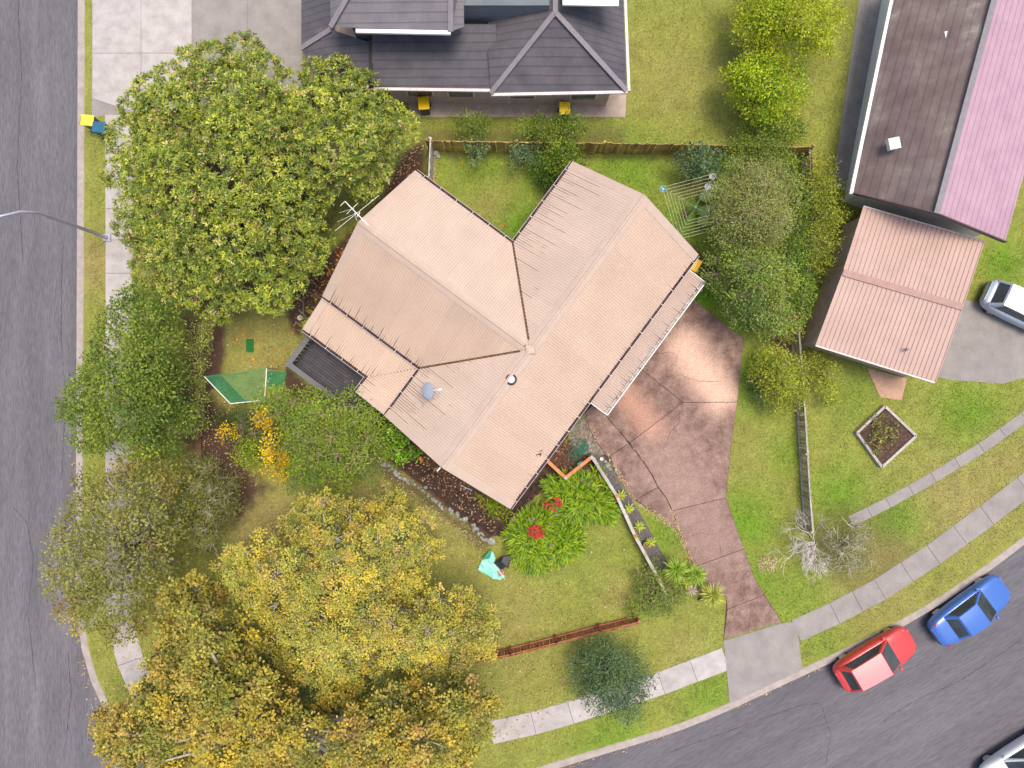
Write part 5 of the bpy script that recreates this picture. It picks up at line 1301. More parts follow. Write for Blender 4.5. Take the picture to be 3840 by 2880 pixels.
for i, (px, py, lab, L) in enumerate(((2331, 1856, 'first', .3), (2361, 1908, 'second', .33), (2398, 1976, 'third', .34), (2440, 2033, 'fourth', .34))):
    spiky('potted_yucca', 'small lime green rosette plant beside the white-topped wall, %s from the top' % lab, 'plant', px, py, .38, 26, L, .045, YUC_L, 10 + i, 'rosette plants in the gravel bed', .03)
    q = P(px - (18 if i != 2 else 0), py + 6)
    if i != 2:
        t = MB().lathe((q.x, q.y, 0.018), [(.13, 0), (.19, .26), (.205, .28), (.205, .32), (.18, .32), (.17, .27), (.02, .25)], 18).build('plant_pot', POT); tag(t, 'round clay pot beside the white-topped wall, %s from the top' % {0: 'first', 1: 'second', 3: 'last'}[i], 'pot', 'pots in the gravel bed')
plant('dwarf_shrub', 'small bronze cushion shrub in the gravel bed above the yuccas', 'shrub', [(2440, 2090), (2480, 2078), (2492, 2100), (2465, 2118), (2440, 2112)], .25, .5, .2, OLIVE, 91, trunk=0, leaf=(.06, .035), clumps=14, per=14, clump_r=.12, lobe_pal=[((.26, .20, .03), 2), ((.20, .19, .03), 1)])

# monstera and palm leaves by the clothesline
MON = mat_noise('monstera_leaf', [(.3, (.13, .22, .03)), (.7, (.23, .33, .06))], scale=4, rough=.4, rand=.3, spec=.5)
def monstera_mesh():
    """heart-shaped blade cut by deep side slots"""
    v, f = [(0, 0, 0)], []
    n = 6
    rib = [(t / n * .55, 0, .02 - .08 * (t / n) ** 2) for t in range(n + 1)]
    v = list(rib)
    for s in (-1, 1):
        for i in range(n):
            t0, t1 = i / n, (i + .72) / n
            w = .27 * math.sin(math.pi * (.18 + .75 * (i + .4) / n)) ** .8
            b = len(v)
            v += [(t0 * .55 + .10, s * w, -.05), (t1 * .55 + .12, s * w * .92, -.06)]
            f.append((i, i + 1, b + 1, b) if s < 0 else (i + 1, i, b, b + 1))
    return mesh_data('leaf', v, f, MON)
mm = monstera_mesh()
p0 = P(2690, 720); mon = empty('monstera', (p0.x, p0.y, 0)); tag(mon, 'monstera with large slotted leaves under the tree beside the clothesline', 'monstera')
for i, (px, py, a, s, z) in enumerate(((2720, 690, 1.8, 1.25, .9), (2700, 660, 2.5, 1.1, .9), (2735, 640, 1.2, 1.3, 1.0), (2770, 650, .6, 1.1, 1.0), (2680, 740, 2.9, 1.2, .7), (2700, 770, 3.4, 1.1, .7), (2660, 770, 3.9, 1.1, .6), (2650, 800, 4.3, 1.1, .5), (2700, 720, 2.2, 1.2, .9), (2710, 800, 5.2, 1.0, .7), (2735, 700, 3.0, 1.2, .8))):
    q = P(px, py, z) - Vector((p0.x, p0.y, 0)); inst('leaf', mm, mon, q, (random.gauss(0, .2), random.gauss(.1, .2), a), (s,) * 3)
    MB().tube([(q.x * .4, q.y * .4, 0), q], .012, 5).build('stalk', TWIG, mon)
spiky('palm', 'small fan palm below the blue-green shrub at the back fence', 'palm', 2610, 650, .8, 26, .55, .06, MON, 21, None, .05, lo=0, hi=.8)

# bare grey shrub in the south-east corner
g = random.Random(9)
bs = P(3052, 2035); bare = empty('bare_shrub', (bs.x, bs.y, 0)); tag(bare, 'leafless pale grey shrub in the south-east corner of the garden', 'shrub')
GREYTWIG = mat_noise('pale_grey_twig', [(.3, (.42, .38, .36)), (.7, (.66, .62, .60))], scale=6, rough=.9)
bmb = MB()
def twig(p, d, L, r, lv):
    d = d.normalized(); q = p + d * L * .5 + Vector((g.gauss(0, .04), g.gauss(0, .04), g.gauss(0, .03))); e = p + d * L
    bmb.tube([p, q, e], [r, r * .8, r * .55], 5 if lv < 2 else 3, False)
    if lv >= 4: return
    for k in range(g.choice((2, 3, 3)) if lv < 3 else 3):
        s = p.lerp(e, g.uniform(.45, 1.0)); dd = d + Vector((g.gauss(0, .5), g.gauss(0, .5), g.gauss(.02, .28)))
        twig(s, dd, L * g.uniform(.55, .85), r * .58, lv + 1)
for k in range(13):
    a = math.radians(g.uniform(70, 290)); twig(Vector((g.gauss(0, .1), g.gauss(0, .1), 0)), Vector((math.cos(a), math.sin(a), g.uniform(.35, 1.0))), g.uniform(.7, 1.1), .032, 0)
bmb.build('branches', GREYTWIG, bare)['kind'] = 'stuff'
plant('bare_verge_shrub', 'thin greyish shrub outside the south-east corner of the fence', 'shrub', [(3100, 1990), (3200, 1950), (3290, 2000), (3280, 2110), (3180, 2150), (3100, 2110)], .8, 1.5, .42, [((.30, .28, .18), 2), ((.22, .24, .12), 2)], 92, trunk=.04, twigs=90, twig_mat=GREYTWIG, leaf=(.09, .035), clumps=10, per=14, clump_r=.24)
# small bright weeds by the house
for i, (px, py, w) in enumerate(((2128, 1618, 'above the hose'), (2103, 1652, 'left of the hose'), (2165, 1572, 'near the garage roof'))):
    plant('weed', 'bright green weed tuft %s, against the south-east wall' % w, 'weed', [(px - 16, py - 14), (px + 16, py - 14), (px + 16, py + 14), (px - 16, py + 14)], .12, .25, .13, LIME, 95 + i, group='weeds by the south-east wall', trunk=0, leaf=(.07, .03), clumps=22, per=14, clump_r=.1)

# ------------------------------------------------------------------ fences and walls
def wood(name, lo, mid, hi, rand=.25, scale=3.0, rough=.9):
    return mat_noise(name, [(.28, lo), (.5, mid), (.75, hi)], scale=scale, detail=8, rough=rough, rand=rand, fine=.18, fscale=30, world_co=True, bump=.3, bscale=40, dist=.01)
LICHEN = wood('lichened_paling', (.20, .135, .06), (.38, .26, .11), (.62, .45, .05), .3, 1.6)
GREYW = wood('weathered_grey_paling', (.36, .35, .34), (.52, .51, .50), (.66, .65, .64), .15)
OLDW = wood('old_olive_paling', (.24, .21, .125), (.42, .37, .24), (.60, .54, .34), .3, 2.0)
REDW = wood('red_brown_paling', (.22, .075, .038), (.36, .135, .072), (.47, .20, .115), .22)
PALEW = wood('pale_weathered_rail', (.26, .245, .225), (.38, .36, .34), (.50, .48, .455), .12)
ORANGEW = wood('orange_stained_timber', (.36, .145, .06), (.47, .20, .09), (.55, .26, .13), .12)

def fence(label, pts, h, mat, rail_mat=None, pw=.145, gap=.012, rail_side=1, posts=2.4, lean=0.0, rails=(.3, .85), group=None, name='paling_fence', cap=None):
    w = [P(*q) for q in pts]; c = w[0]
    root = empty(name, (c.x, c.y, 0)); tag(root, label, 'fence', group)
    rm = rail_mat or mat
    me = MB().box((0, 0, h / 2), (pw, .02, h)).data('paling', mat)
    for i in range(len(w) - 1):
        a, b = w[i] - c, w[i + 1] - c; d = (b - a); L = d.length; d.normalize(); ang = math.atan2(d.y, d.x); r = Vector((d.y, -d.x, 0)) * rail_side
        n = int(L / (pw + gap))
        for k in range(n):
            p = a + d * (k + .5) * (L / n)
            inst('paling', me, root, (p.x, p.y, random.uniform(-.02, .02)), (lean + random.gauss(0, .012), random.gauss(0, .012), ang + random.gauss(0, .01)))
        up = Vector((0, 0, 1)); off = Vector((-math.sin(ang) * -math.sin(lean), 0, 0))
        lz = lambda z: Vector((math.sin(ang), -math.cos(ang), 0)) * (math.sin(lean) * z)
        for f in rails:
            MB().beam(a + r * .045 + up * h * f + lz(h * f), b + r * .045 + up * h * f + lz(h * f), .06, .09).build('rail', rm, root)
        m = max(1, round(L / posts))
        for k in range(m + 1):
            p = a + d * (L * k / m) + r * .10
            MB().beam(p - Vector((0, 0, .1)), p + up * h * .97 + lz(h), .09, .09, d).build('post', rm, root)
        if cap: MB().beam(a + up * (h + .02) + lz(h), b + up * (h + .02) + lz(h), cap[0], .035).build('cap_rail', cap[1], root)
    return root
fence('brown back fence with yellow lichened palings along the north boundary', [(1612, 568), (2100, 574), (2560, 581), (3005, 590)], 1.55, LICHEN, rail_side=-1)
fence('silvery grey side fence between the magnolia and the back lawn', [(1626, 560), (1620, 700)], 1.75, GREYW, PALEW, rail_side=1, lean=-.05, rails=(.55, .97), name='side_fence', posts=1.4)
fence('weathered olive-grey fence with pale rails along the east boundary', [(2968, 1240), (2990, 1531), (3010, 1860), (3020, 1980)], 1.05, OLDW, PALEW, rail_side=1, rails=(.06, .94))
fence('red-brown stained fence along the southern lawn edge', [(1760, 2462), (1915, 2430), (2083, 2388), (2245, 2345), (2385, 2312)], 1.05, REDW, None, rail_side=-1, rails=(.12, .9), posts=2.2)
fence('olive fence hidden behind the shrubs of the north-east boundary', [(3005, 590), (3015, 900), (2968, 1240)], 1.3, OLDW, PALEW, rail_side=1)
# timber retaining wall with a white-topped cap, bay by bay
rw = [(2226, 1722), (2313, 1860), (2382, 2011), (2466, 2165), (2496, 2225)]
w0 = P(*rw[0], .75); rwall = empty('retaining_wall', (w0.x, w0.y, 0)); tag(rwall, 'low timber retaining wall with a whitewashed cap beside the gravel bed', 'wall')
for i in range(len(rw) - 1):
    a, b = P(*rw[i], .75) - Vector((w0.x, w0.y, 0)), P(*rw[i + 1], .75) - Vector((w0.x, w0.y, 0)); d = (b - a).normalized(); r = Vector((d.y, -d.x, 0))
    for k in range(4):
        z = .09 + k * .17
        MB().beam(Vector((a.x, a.y, z)), Vector((b.x, b.y, z)), .05, .155).build('board', wood('wall_board', (.13, .075, .05), (.22, .14, .10), (.32, .23, .17)), rwall) if i == 0 and k == 0 else MB().beam(Vector((a.x, a.y, z)), Vector((b.x, b.y, z)), .05, .155).build('board', bpy.data.materials['wall_board'], rwall)
    MB().beam(a + Vector((0, 0, .0)) + d * .05, b - d * .05, .15, .05).build('cap_board', PALEW if i < 3 else OLDW, rwall)
    MB().box((a.x, a.y, .40), (.17, .17, .84), math.atan2(d.y, d.x)).build('post', ORANGEW if i else PALEW, rwall)
# brown corner fence around the hose
cf = [(2046, 1722, 1.0), (2121, 1792, 1.0), (2218, 1714, 1.0)]
c0_ = P(*cf[0]); cfr = empty('corner_fence', (c0_.x, c0_.y, 0)); tag(cfr, 'orange-stained timber corner fence around the coiled garden hose', 'fence')
for i in range(2):
    a, b = P(*cf[i]) - Vector((c0_.x, c0_.y, 0)), P(*cf[i + 1]) - Vector((c0_.x, c0_.y, 0)); d = (b - a).normalized()
    for k in range(6):
        z = .09 + k * .155
        MB().beam(Vector((a.x, a.y, z)), Vector((b.x, b.y, z)), .03, .135).build('board', wood('corner_board', (.17, .075, .035), (.28, .13, .065), (.36, .19, .11)) if i + k == 0 else bpy.data.materials['corner_board'], cfr)
    MB().beam(a + d * .06, b - d * .06, .17, .045).build('cap_board', ORANGEW, cfr)
for i, q in enumerate(cf):
    p = P(*q) - Vector((c0_.x, c0_.y, 0)); MB().box((p.x, p.y, .53), (.16, .16, 1.06), math.radians(40)).build('post', ORANGEW if i < 2 else PALEW, cfr)
    bevel(MB().box((p.x, p.y, 1.075), (.15, .15, .03), math.radians(40)).build('post_top', PALEW, cfr), .01, 1)
# timber edging and plank at the west boundary, old posts under the magnolia
pk = MB().beam(P(748, 1610) + Vector((0, 0, .06)), P(745, 1790) + Vector((0, 0, .06)), .30, .1).build('timber_edging', wood('sleeper', (.07, .035, .022), (.13, .07, .045), (.2, .12, .08))); tag(pk, 'brown timber sleeper lying along the west boundary', 'sleeper')
for a, b, lab in (((1140, 1095), (1138, 1180), 'upright dark branch lying below the magnolia, left one'), ((1150, 1090), (1215, 1125), 'dark branch lying below the magnolia towards the roof corner'), ((1120, 1160), (1150, 1190), 'short dark stick by the small white bucket')):
    tag(MB().tube([P(*a) + Vector((0, 0, .05)), P(*b) + Vector((0, 0, .05))], .045, 7).build('fallen_branch', BARK), lab, 'branch')

# stones edging the mulch path
STONE = mat_noise('lichened_stone', [(.28, (.12, .115, .10)), (.5, (.27, .285, .27)), (.72, (.42, .45, .43))], scale=7, detail=8, rough=.95, rand=.25, bump=.5, bscale=25)
def rock(seed):
    g = np.random.default_rng(seed); bm = bmesh.new(); bmesh.ops.create_icosphere(bm, subdivisions=2, radius=.5)
    d = g.normal(size=(5, 3)); d = d / np.linalg.norm(d, axis=1)[:, None]
    for v in bm.verts:
        n = np.array(v.co) / .5; k = 1.0
        for q in d: k -= max(0, n @ q - .55) * .55
        v.co = Vector(n * .5 * k * (1 + g.normal(0, .03)))
    me = bpy.data.meshes.new('stone'); bm.to_mesh(me); bm.free(); me.materials.append(STONE); return me
rocks = [rock(i) for i in range(6)]
sl = [(1415, 1715), (1470, 1760), (1500, 1785), (1540, 1812), (1570, 1830), (1610, 1860), (1640, 1885), (1680, 1910), (1720, 1935), (1760, 1960), (1800, 2000), (1835, 2035)]
edging = empty('stone_edging', P(*sl[0])); tag(edging, 'curving edge of grey lichened stones between the lawn and the paved path', 'stone edging')
o0 = P(*sl[0])
for i in range(len(sl) - 1):
    a, b = P(*sl[i]), P(*sl[i + 1]); n = max(2, int((b - a).length / .12))
    for k in range(n):
        s = random.uniform(.13, .29); p = a.lerp(b, (k + random.random() * .8) / n) + Vector((random.gauss(0, .07), random.gauss(0, .07), 0)) - o0
        inst('stone', rocks[random.randrange(6)], edging, (p.x, p.y, s * .22), (random.uniform(0, 6), random.uniform(-.3, .3), random.uniform(0, 6)), (s * random.uniform(.9, 1.4), s, s * .75))
for i, (px, py, s, lab) in enumerate(((1843, 2030, .5, 'dark rock at the lower end of the stone edging'), (2275, 1745, .4, 'dark rounded rock in the gravel bed beside the driveway'), (1637, 580, .5, 'tree stump by the back fence corner'), (2620, 1085, .42, 'brown lump of soil on the lawn near the garage roof'))):
    p = P(px, py); tag(inst('boulder', rocks[i], None, (p.x, p.y, s * .15), (0, 0, i), (s, s * .85, s * .6)), lab, 'rock')
for i in range(14):
    px, py = random.choice([(2270, 1690), (2285, 1735), (2300, 1760), (2240, 1660), (2230, 1690), (2262, 1700)]); p = P(px + random.gauss(0, 12), py + random.gauss(0, 16)); s = random.uniform(.06, .16)
    tag(inst('rubble_stone', rocks[i % 6], None, (p.x, p.y, s * .2), (i, i, i), (s * 1.3, s, s * .7)), 'loose chunk of broken asphalt beside the side slab of the driveway', 'stone', 'loose chunks beside the driveway')

# ------------------------------------------------------------------ garden things
GREENP = mat_flat('green_paint', (.10, .20, .14), .5)
LINE = mat_flat('clothes_line_cord', (.62, .58, .46), .6)
hub = P(2607, 778, 2.0); cl = empty('rotary_clothesline', (hub.x, hub.y, 0)); tag(cl, 'square rotary clothesline with green arms on the back lawn', 'clothesline')
MB().tube([(0, 0, 0), (0, 0, 2.05)], .032, 10).build('mast', GREENP, cl)
MB().lathe((0, 0, 1.92), [(.07, 0), (.085, .05), (.085, .14), (.04, .18)], 14).build('hub', GREENP, cl)
cor = [P(2484, 702, 2.2) - hub, P(2682, 650, 2.2) - hub]; cor += [-cor[0], -cor[1]]
cor = [Vector((c.x, c.y, 2.2)) for c in cor]
for c in cor:
    MB().tube([(0, 0, 2.0), c], .016, 8).build('arm', GREENP, cl)
    MB().tube([(0, 0, 1.55), Vector((0, 0, 2.0)).lerp(c, .45)], .010, 6).build('strut', GREENP, cl)
for k in range(6):
    t = .42 + .58 * k / 5
    for i in range(4):
        a, b = Vector((0, 0, 2.0)).lerp(cor[i], t), Vector((0, 0, 2.0)).lerp(cor[(i + 1) % 4], t); mid = (a + b) / 2 - Vector((0, 0, .02))
        MB().tube([a, mid, b], .006, 5, False).build('line', LINE, cl)
def basket(label, px, py, col, col2):
    p = P(px, py, 2.05); r = empty('peg_basket', (p.x, p.y, 1.9)); tag(r, label, 'peg basket')
    MB().lathe((0, 0, 0), [(.09, 0), (.14, .16), (.15, .17), (.13, .165), (.08, .02)], 16).build('basket', mat_flat('basket_plastic', col, .5), r)
    m = MB()
    for i in range(14): m.box((random.gauss(0, .045), random.gauss(0, .045), .10 + random.uniform(0, .06)), (.07, .015, .015), random.uniform(0, 3))
    m.build('pegs', mat_flat('pegs', col2, .5), r)['kind'] = 'stuff'
basket('blue peg basket hanging from the left corner of the clothesline', 2486, 708, (.04, .36, .50), (.7, .7, .7))
basket('grey peg basket at the top corner of the clothesline', 2671, 662, (.45, .45, .50), (.6, .6, .62))
basket('pale lilac peg basket further down the same clothesline arm', 2654, 700, (.50, .50, .58), (.55, .55, .6))

# wheelie bins
def bin_(label, px, py, rz, body, lid, group=None, z=0):
    p = P(px, py, 1.05); r = empty('wheelie_bin', (p.x, p.y, z), rz); tag(r, label, 'bin', group)
    bevel(MB().box((0, 0, .5), (.40, .46, .96), 0, 1.22).build('body', mat_flat('bin_plastic', body, .5), r), .03, 2)
    LM = mat_flat('bin_lid', lid, .4)
    l = MB(); l.box((0, 0, 1.02), (.56, .66, .06), 0, .93); bevel(l.build('lid', LM, r), .03, 3)
    MB().tube([(-.2, .36, .96), (.2, .36, .96)], .018, 8).build('handle', BLACK, r)
    for s in (-1, 1): MB().tube([(s * .22, .24, .1), (s * .28, .24, .1)], .1, 14).build('wheel', BLACK, r)
bin_('yellow-lidded bin beside the east corner of the house', 2606, 992, HANG - math.pi / 2 + .1, (.05, .06, .06), (.78, .47, .005))
bin_('round yellow-lidded bin by the neighbour house wall', 1588, 385, .1, (.05, .06, .06), (.78, .50, .005))
bin_('yellow-lidded bin near the right end of the neighbour brick wall', 2118, 405, 0, (.06, .06, .07), (.72, .50, .02))
bin_('yellow-lidded bin on the kerb of the west road', 325, 450, 1.5, (.05, .06, .06), (.78, .60, .06), 'bins at the west kerb')
bin_('dark blue-lidded bin next to the yellow-lidded one at the west kerb', 368, 476, 1.5, (.03, .05, .06), (.02, .11, .20), 'bins at the west kerb')

# golf practice net, mat and balls
NET, nnt, nb = nodes('green_netting')
nb.inputs['Base Color'].default_value = (.02, .26, .12, 1); nb.inputs['Roughness'].default_value = .8
def net_mat(name, cover, col):
    m, nt, b = nodes(name)
    b.inputs['Base Color'].default_value = rgba(col); b.inputs['Roughness'].default_value = .8
    t = N(nt, 'ShaderNodeBsdfTransparent'); mx = N(nt, 'ShaderNodeMixShader')
    g = N(nt, 'ShaderNodeNewGeometry'); n1 = noise(nt, g.outputs['Position'], 2.0, 4.0)
    r = ramp(nt, [(.3, cover * .8), (.7, min(1, cover * 1.2))]); nt.links.new(n1.outputs['Fac'], r.inputs[0])
    nt.links.new(r.outputs[0], mx.inputs[0]); nt.links.new(t.outputs[0], mx.inputs[1]); nt.links.new(b.outputs[0], mx.inputs[2])
    nt.links.new(mx.outputs[0], nt.nodes['Material Output'].inputs[0]); return m
NET_D = net_mat('dense_green_netting', .62, (.015, .27, .13)); NET_L = net_mat('loose_green_netting', .24, (.03, .32, .14)); NET_F = net_mat('floor_netting', .62, (.015, .25, .10))
HN = 2.15
nb0 = P(900, 1450); gn = empty('golf_practice_net', (nb0.x, nb0.y, 0)); tag(gn, 'green golf practice net on a white pole frame beside the deck', 'golf net')
def GN(px, py, z): q = P(px, py, z); return Vector((q.x - nb0.x, q.y - nb0.y, z))
TL, BL, TF, BF = GN(766, 1412, HN), GN(864, 1514, HN), GN(1000, 1381, HN), GN(992, 1500, HN)
for a, b in ((TL, BL), (TF, BF), (BL, BF)): MB().tube([a, b], .022, 8).build('frame_pole', WHITE, gn)
for q in (TL, BL, TF, BF): MB().tube([Vector((q.x, q.y, 0)), q], .018, 8).build('upright', GREENP if q is not BF else WHITE, gn)
def netsheet(name, a, b, c, d, mat, sag=.0, n=12):
    v = []
    for i in range(n + 1):
        for j in range(n + 1):
            s, t = i / n, j / n; p = a.lerp(b, s).lerp(d.lerp(c, s), t)
            p = p - Vector((0, 0, sag * math.sin(math.pi * s) * math.sin(math.pi * t) + .05 * random.random() * sag)); v.append(p)
    f = [(i * (n + 1) + j, (i + 1) * (n + 1) + j, (i + 1) * (n + 1) + j + 1, i * (n + 1) + j + 1) for i in range(n) for j in range(n)]
    return mobj(name, v, f, mat, gn)
fl0 = lambda q: Vector((q.x, q.y, .04))
netsheet('back_net', TL, BL, fl0(BL), fl0(TL), NET_D, .05)
netsheet('top_net', TL, TF, BF, BL, NET_L, .12)
netsheet('side_net', TL, TF, fl0(TF), fl0(TL), NET_L, .0)
netsheet('floor_net', GN(1000, 1392, .05), GN(1075, 1395, .05), GN(1060, 1450, .05), GN(1005, 1452, .05), NET_F, 0)
for i in range(12):
    t0, t1 = i / 12, (i + 1) / 12
    MB().tube([TL.lerp(TF, t0) - Vector((0, 0, .12 * math.sin(math.pi * t0))), TL.lerp(TF, t1) - Vector((0, 0, .12 * math.sin(math.pi * t1)))], .008, 5).build('edge_cord', mat_flat('net_cord', (.03, .38, .16), .6) if i == 0 else bpy.data.materials['net_cord'], gn)
pm = P(937, 1296); gmm = MB().box((pm.x, pm.y, .02), (.37, .65, .03), math.radians(-1))
MATG = mat_noise('mat_turf', [(.3, (.012, .10, .022)), (.7, (.025, .17, .04))], scale=30, rough=1, bump=.6, bscale=120)
gmat = empty('golf_mat', (pm.x, pm.y, 0)); tag(gmat, 'small dark green golf mat lying on the west lawn', 'mat')
MB().box((0, 0, .012), (.37, .66, .024), math.radians(-1)).build('base', BLACK, gmat)
MB().box((-.06, 0, .03), (.24, .65, .014), math.radians(-1)).build('turf', MATG, gmat); MB().box((.12, 0, .03), (.11, .65, .014), math.radians(-1)).build('turf', MATG, gmat)
ballm = MB().lathe((0, 0, 0), [(.004, -.0213), (.015, -.015), (.0213, 0), (.015, .015), (.004, .0213)], 10).data('golf_ball', WHITE, True)
for px, py in ((854, 1294), (942, 1375), (1017, 1374), (1020, 1401), (1005, 1426), (1009, 1432), (969, 1450), (1027, 1218), (1097, 1250), (1649, 1897), (1653, 1906), (2217, 2070), (2340, 2061), (2396, 2147), (2354, 1933), (1013, 1420)):
    p = P(px, py); w_ = 'on the west lawn or the netting by the golf net' if px < 1200 else ('beside the stone edging' if px < 1700 else 'on the south lawn or gravel near the white-topped wall')
    tag(inst('golf_ball', ballm, None, (p.x, p.y, .028), (0, 0, 0), (1.5, 1.5, 1.5)), 'small white golf ball lying ' + w_, 'golf ball', 'golf balls ' + w_)

# collapsed teal tarpaulin shelter
tq = [(1790, 2136), (1806, 2098), (1836, 2062), (1846, 2060), (1856, 2080), (1862, 2110), (1880, 2120), (1890, 2150), (1898, 2158), (1880, 2172), (1850, 2170), (1822, 2152), (1806, 2146)]
TARP = mat_noise('teal_tarpaulin', [(.3, (.16, .56, .47)), (.7, (.30, .70, .58))], scale=4, rough=.45, spec=.5)
TARP_D = mat_noise('dark_teal_mesh', [(.3, (.03, .20, .16)), (.7, (.06, .30, .23))], scale=6, rough=.7)
q = poly_px(tq); tc = q.mean(0); ts = empty('collapsed_shelter', (tc[0], tc[1], 0)); tag(ts, 'collapsed teal fabric shelter with a white pole lying on the lawn', 'shelter')
xs = np.arange(q[:, 0].min() - .1, q[:, 0].max() + .1, .05); ys = np.arange(q[:, 1].min() - .1, q[:, 1].max() + .1, .05)
XX, YY = np.meshgrid(xs, ys); dd = sdf(q, XX.ravel(), YY.ravel()).reshape(XX.shape)
ZZ = .05 + .22 * np.clip(-dd, 0, .3) + .30 * np.abs(fbm(XX * 1 + YY * .6, YY * .4, 3.6) - .5) + .06 * fbm(XX, YY, 9)
vi = np.arange(XX.size).reshape(XX.shape); inq = dd < .01
kf = inq[:-1, :-1] & inq[1:, :-1] & inq[:-1, 1:] & inq[1:, 1:]
F = np.stack([vi[:-1, :-1], vi[:-1, 1:], vi[1:, 1:], vi[1:, :-1]], -1)[kf]
o = np_mesh('fabric', np.stack([XX.ravel() - tc[0], YY.ravel() - tc[1], ZZ.ravel()], 1), F, TARP, ts); o.data.shade_smooth()
def T(px, py, z): p = P(px, py, z); return Vector((p.x - tc[0], p.y - tc[1], z))
mobj('mesh_panel', [T(1806, 2100, .32), T(1834, 2066, .34), T(1846, 2064, .3), T(1836, 2094, .38)], [(0, 3, 2, 1)], TARP_D, ts)
MB().tube([T(1849, 2112, .42), T(1893, 2171, .3)], .02, 8).build('pole', WHITE, ts)
mobj('lining_patch', [T(1866, 2145, .30), T(1880, 2138, .33), T(1888, 2156, .30), T(1874, 2162, .27)], [(0, 3, 2, 1)], mat_flat('dull_pink_cloth', (.32, .17, .15), .9), ts)
tag(inst('pink_toy', rocks[2], None, P(1882, 2144, .32), (0, 0, 0), (.13, .15, .1)), 'small bright pink object on the collapsed teal shelter', 'toy').data = rocks[2].copy()
bpy.data.objects['pink_toy'].data.materials[0] = mat_flat('bright_pink', (.80, .03, .28), .5)
# black folded canopy leaning on it
BLK = mat_noise('black_fabric', [(.35, (.018, .018, .022)), (.7, (.035, .035, .042))], scale=40, rough=.6, spec=.5)
bb = P(1885, 2110); bc = empty('black_canopy', (bb.x, bb.y, 0)); tag(bc, 'black wedge-shaped canopy fabric lying between the teal shelter and the agapanthus', 'canopy')
def B_(px, py, z): p = P(px, py, z); return Vector((p.x - bb.x, p.y - bb.y, z))
v = [B_(1852, 2110, .3), B_(1888, 2088, .62), B_(1878, 2138, .25), B_(1900, 2124, .55), B_(1881, 2106, .75), B_(1915, 2084, .55), B_(1913, 2110, .35), B_(1890, 2082, .2), B_(1905, 2135, .12)]
mobj('side_panel', v, [(0, 4, 1), (0, 2, 4), (2, 3, 4), (0, 1, 7)], BLK, bc); mobj('top_panel', [p + Vector((0, 0, .004)) for p in v], [(4, 3, 5, 1), (3, 6, 5), (3, 8, 6)], mat_flat('grey_black_fabric', (.075, .075, .09), .5), bc)

# garden hose in a tangle, teal hose reel, pale litter
HOSE = mat_flat('green_hose', (.012, .16, .10), .4)
HOSE_D = mat_flat('dark_hose', (.05, .075, .05), .5)
hz = P(2170, 1690); hp = []
g = random.Random(4)
t = 0
for i in range(420):
    t += .16
    r1 = .34 + .16 * math.sin(t * .37 + 1) ; cxo = .12 * math.sin(t * .23); cyo = .22 * math.sin(t * .11 + .5)
    hp.append((hz.x + cxo + r1 * math.cos(t + .8 * math.sin(t * .31)), hz.y + cyo + r1 * .95 * math.sin(t * 1.03), .05 + .05 * (1 + math.sin(t * .77))))
tag(MB().tube(hp, .0125, 6).build('garden_hose', HOSE, None, True), 'tangled green garden hose on the pavers inside the corner fence', 'hose')
hp2 = [P(*q) + Vector((0, 0, .06)) for q in ((2165, 1735), (2140, 1748), (2125, 1740), (2118, 1722), (2125, 1708), (2132, 1698), (2125, 1690), (2112, 1682), (2098, 1682), (2085, 1690), (2076, 1705), (2075, 1722), (2083, 1736), (2097, 1740), (2112, 1728), (2122, 1706), (2130, 1700), (2145, 1716), (2146, 1735))]
cu = []
for i in range(len(hp2) - 1):
    p0_, p1_, p2_, p3_ = hp2[max(i - 1, 0)], hp2[i], hp2[i + 1], hp2[min(i + 2, len(hp2) - 1)]
    for k in range(6):
        s = k / 6; cu.append(.5 * ((2 * p1_) + (p2_ - p0_) * s + (2 * p0_ - 5 * p1_ + 4 * p2_ - p3_) * s * s + (3 * p1_ - p0_ - 3 * p2_ + p3_) * s ** 3))
tag(MB().tube(cu, .011, 6).build('thin_hose', HOSE_D, None, True), 'thin dark hose in two loose loops left of the tangled hose', 'hose')
rp = P(2174, 1738, .6); reel = empty('hose_reel', (rp.x, rp.y, 0), math.radians(30)); tag(reel, 'turquoise plastic hose holder fixed to the corner fence', 'hose holder')
RM = mat_flat('turquoise_plastic', (.02, .50, .44), .35)
bevel(MB().box((0, 0, .62), (.26, .13, .12)).build('holder', RM, reel), .03, 2)
for k in range(4): MB().box((0, -.05 + k * .033, .69), (.24, .012, .02)).build('ridge', RM, reel)
MB().box((0, -.02, .3), (.05, .04, .6)).build('bracket', RM, reel)
bp_ = P(2255, 1720); t = MB().lathe((bp_.x, bp_.y, .03), [(.05, 0), (.085, .13), (.09, .14), (.075, .13), (.04, .02)], 16).build('white_cup', WHITE); tag(t, 'small white cup on the ground by the driveway edge', 'cup')
gp_ = P(2163, 1791, .55); gnm = empty('garden_gnome', (gp_.x, gp_.y, 0)); tag(gnm, 'small red and white garden ornament standing in the agapanthus', 'ornament')
MB().lathe((0, 0, 0), [(.09, 0), (.10, .2), (.06, .38), (.03, .42)], 12).build('body', mat_flat('ornament_orange', (.70, .14, .03), .5), gnm); MB().lathe((0, 0, .40), [(.055, 0), (.065, .06), (.04, .12)], 12).build('face', WHITE, gnm); MB().lathe((.0, .02, .5), [(.07, 0), (.04, .08), (.005, .17)], 12).build('hat', mat_flat('ornament_red', (.6, .02, .03), .5), gnm)
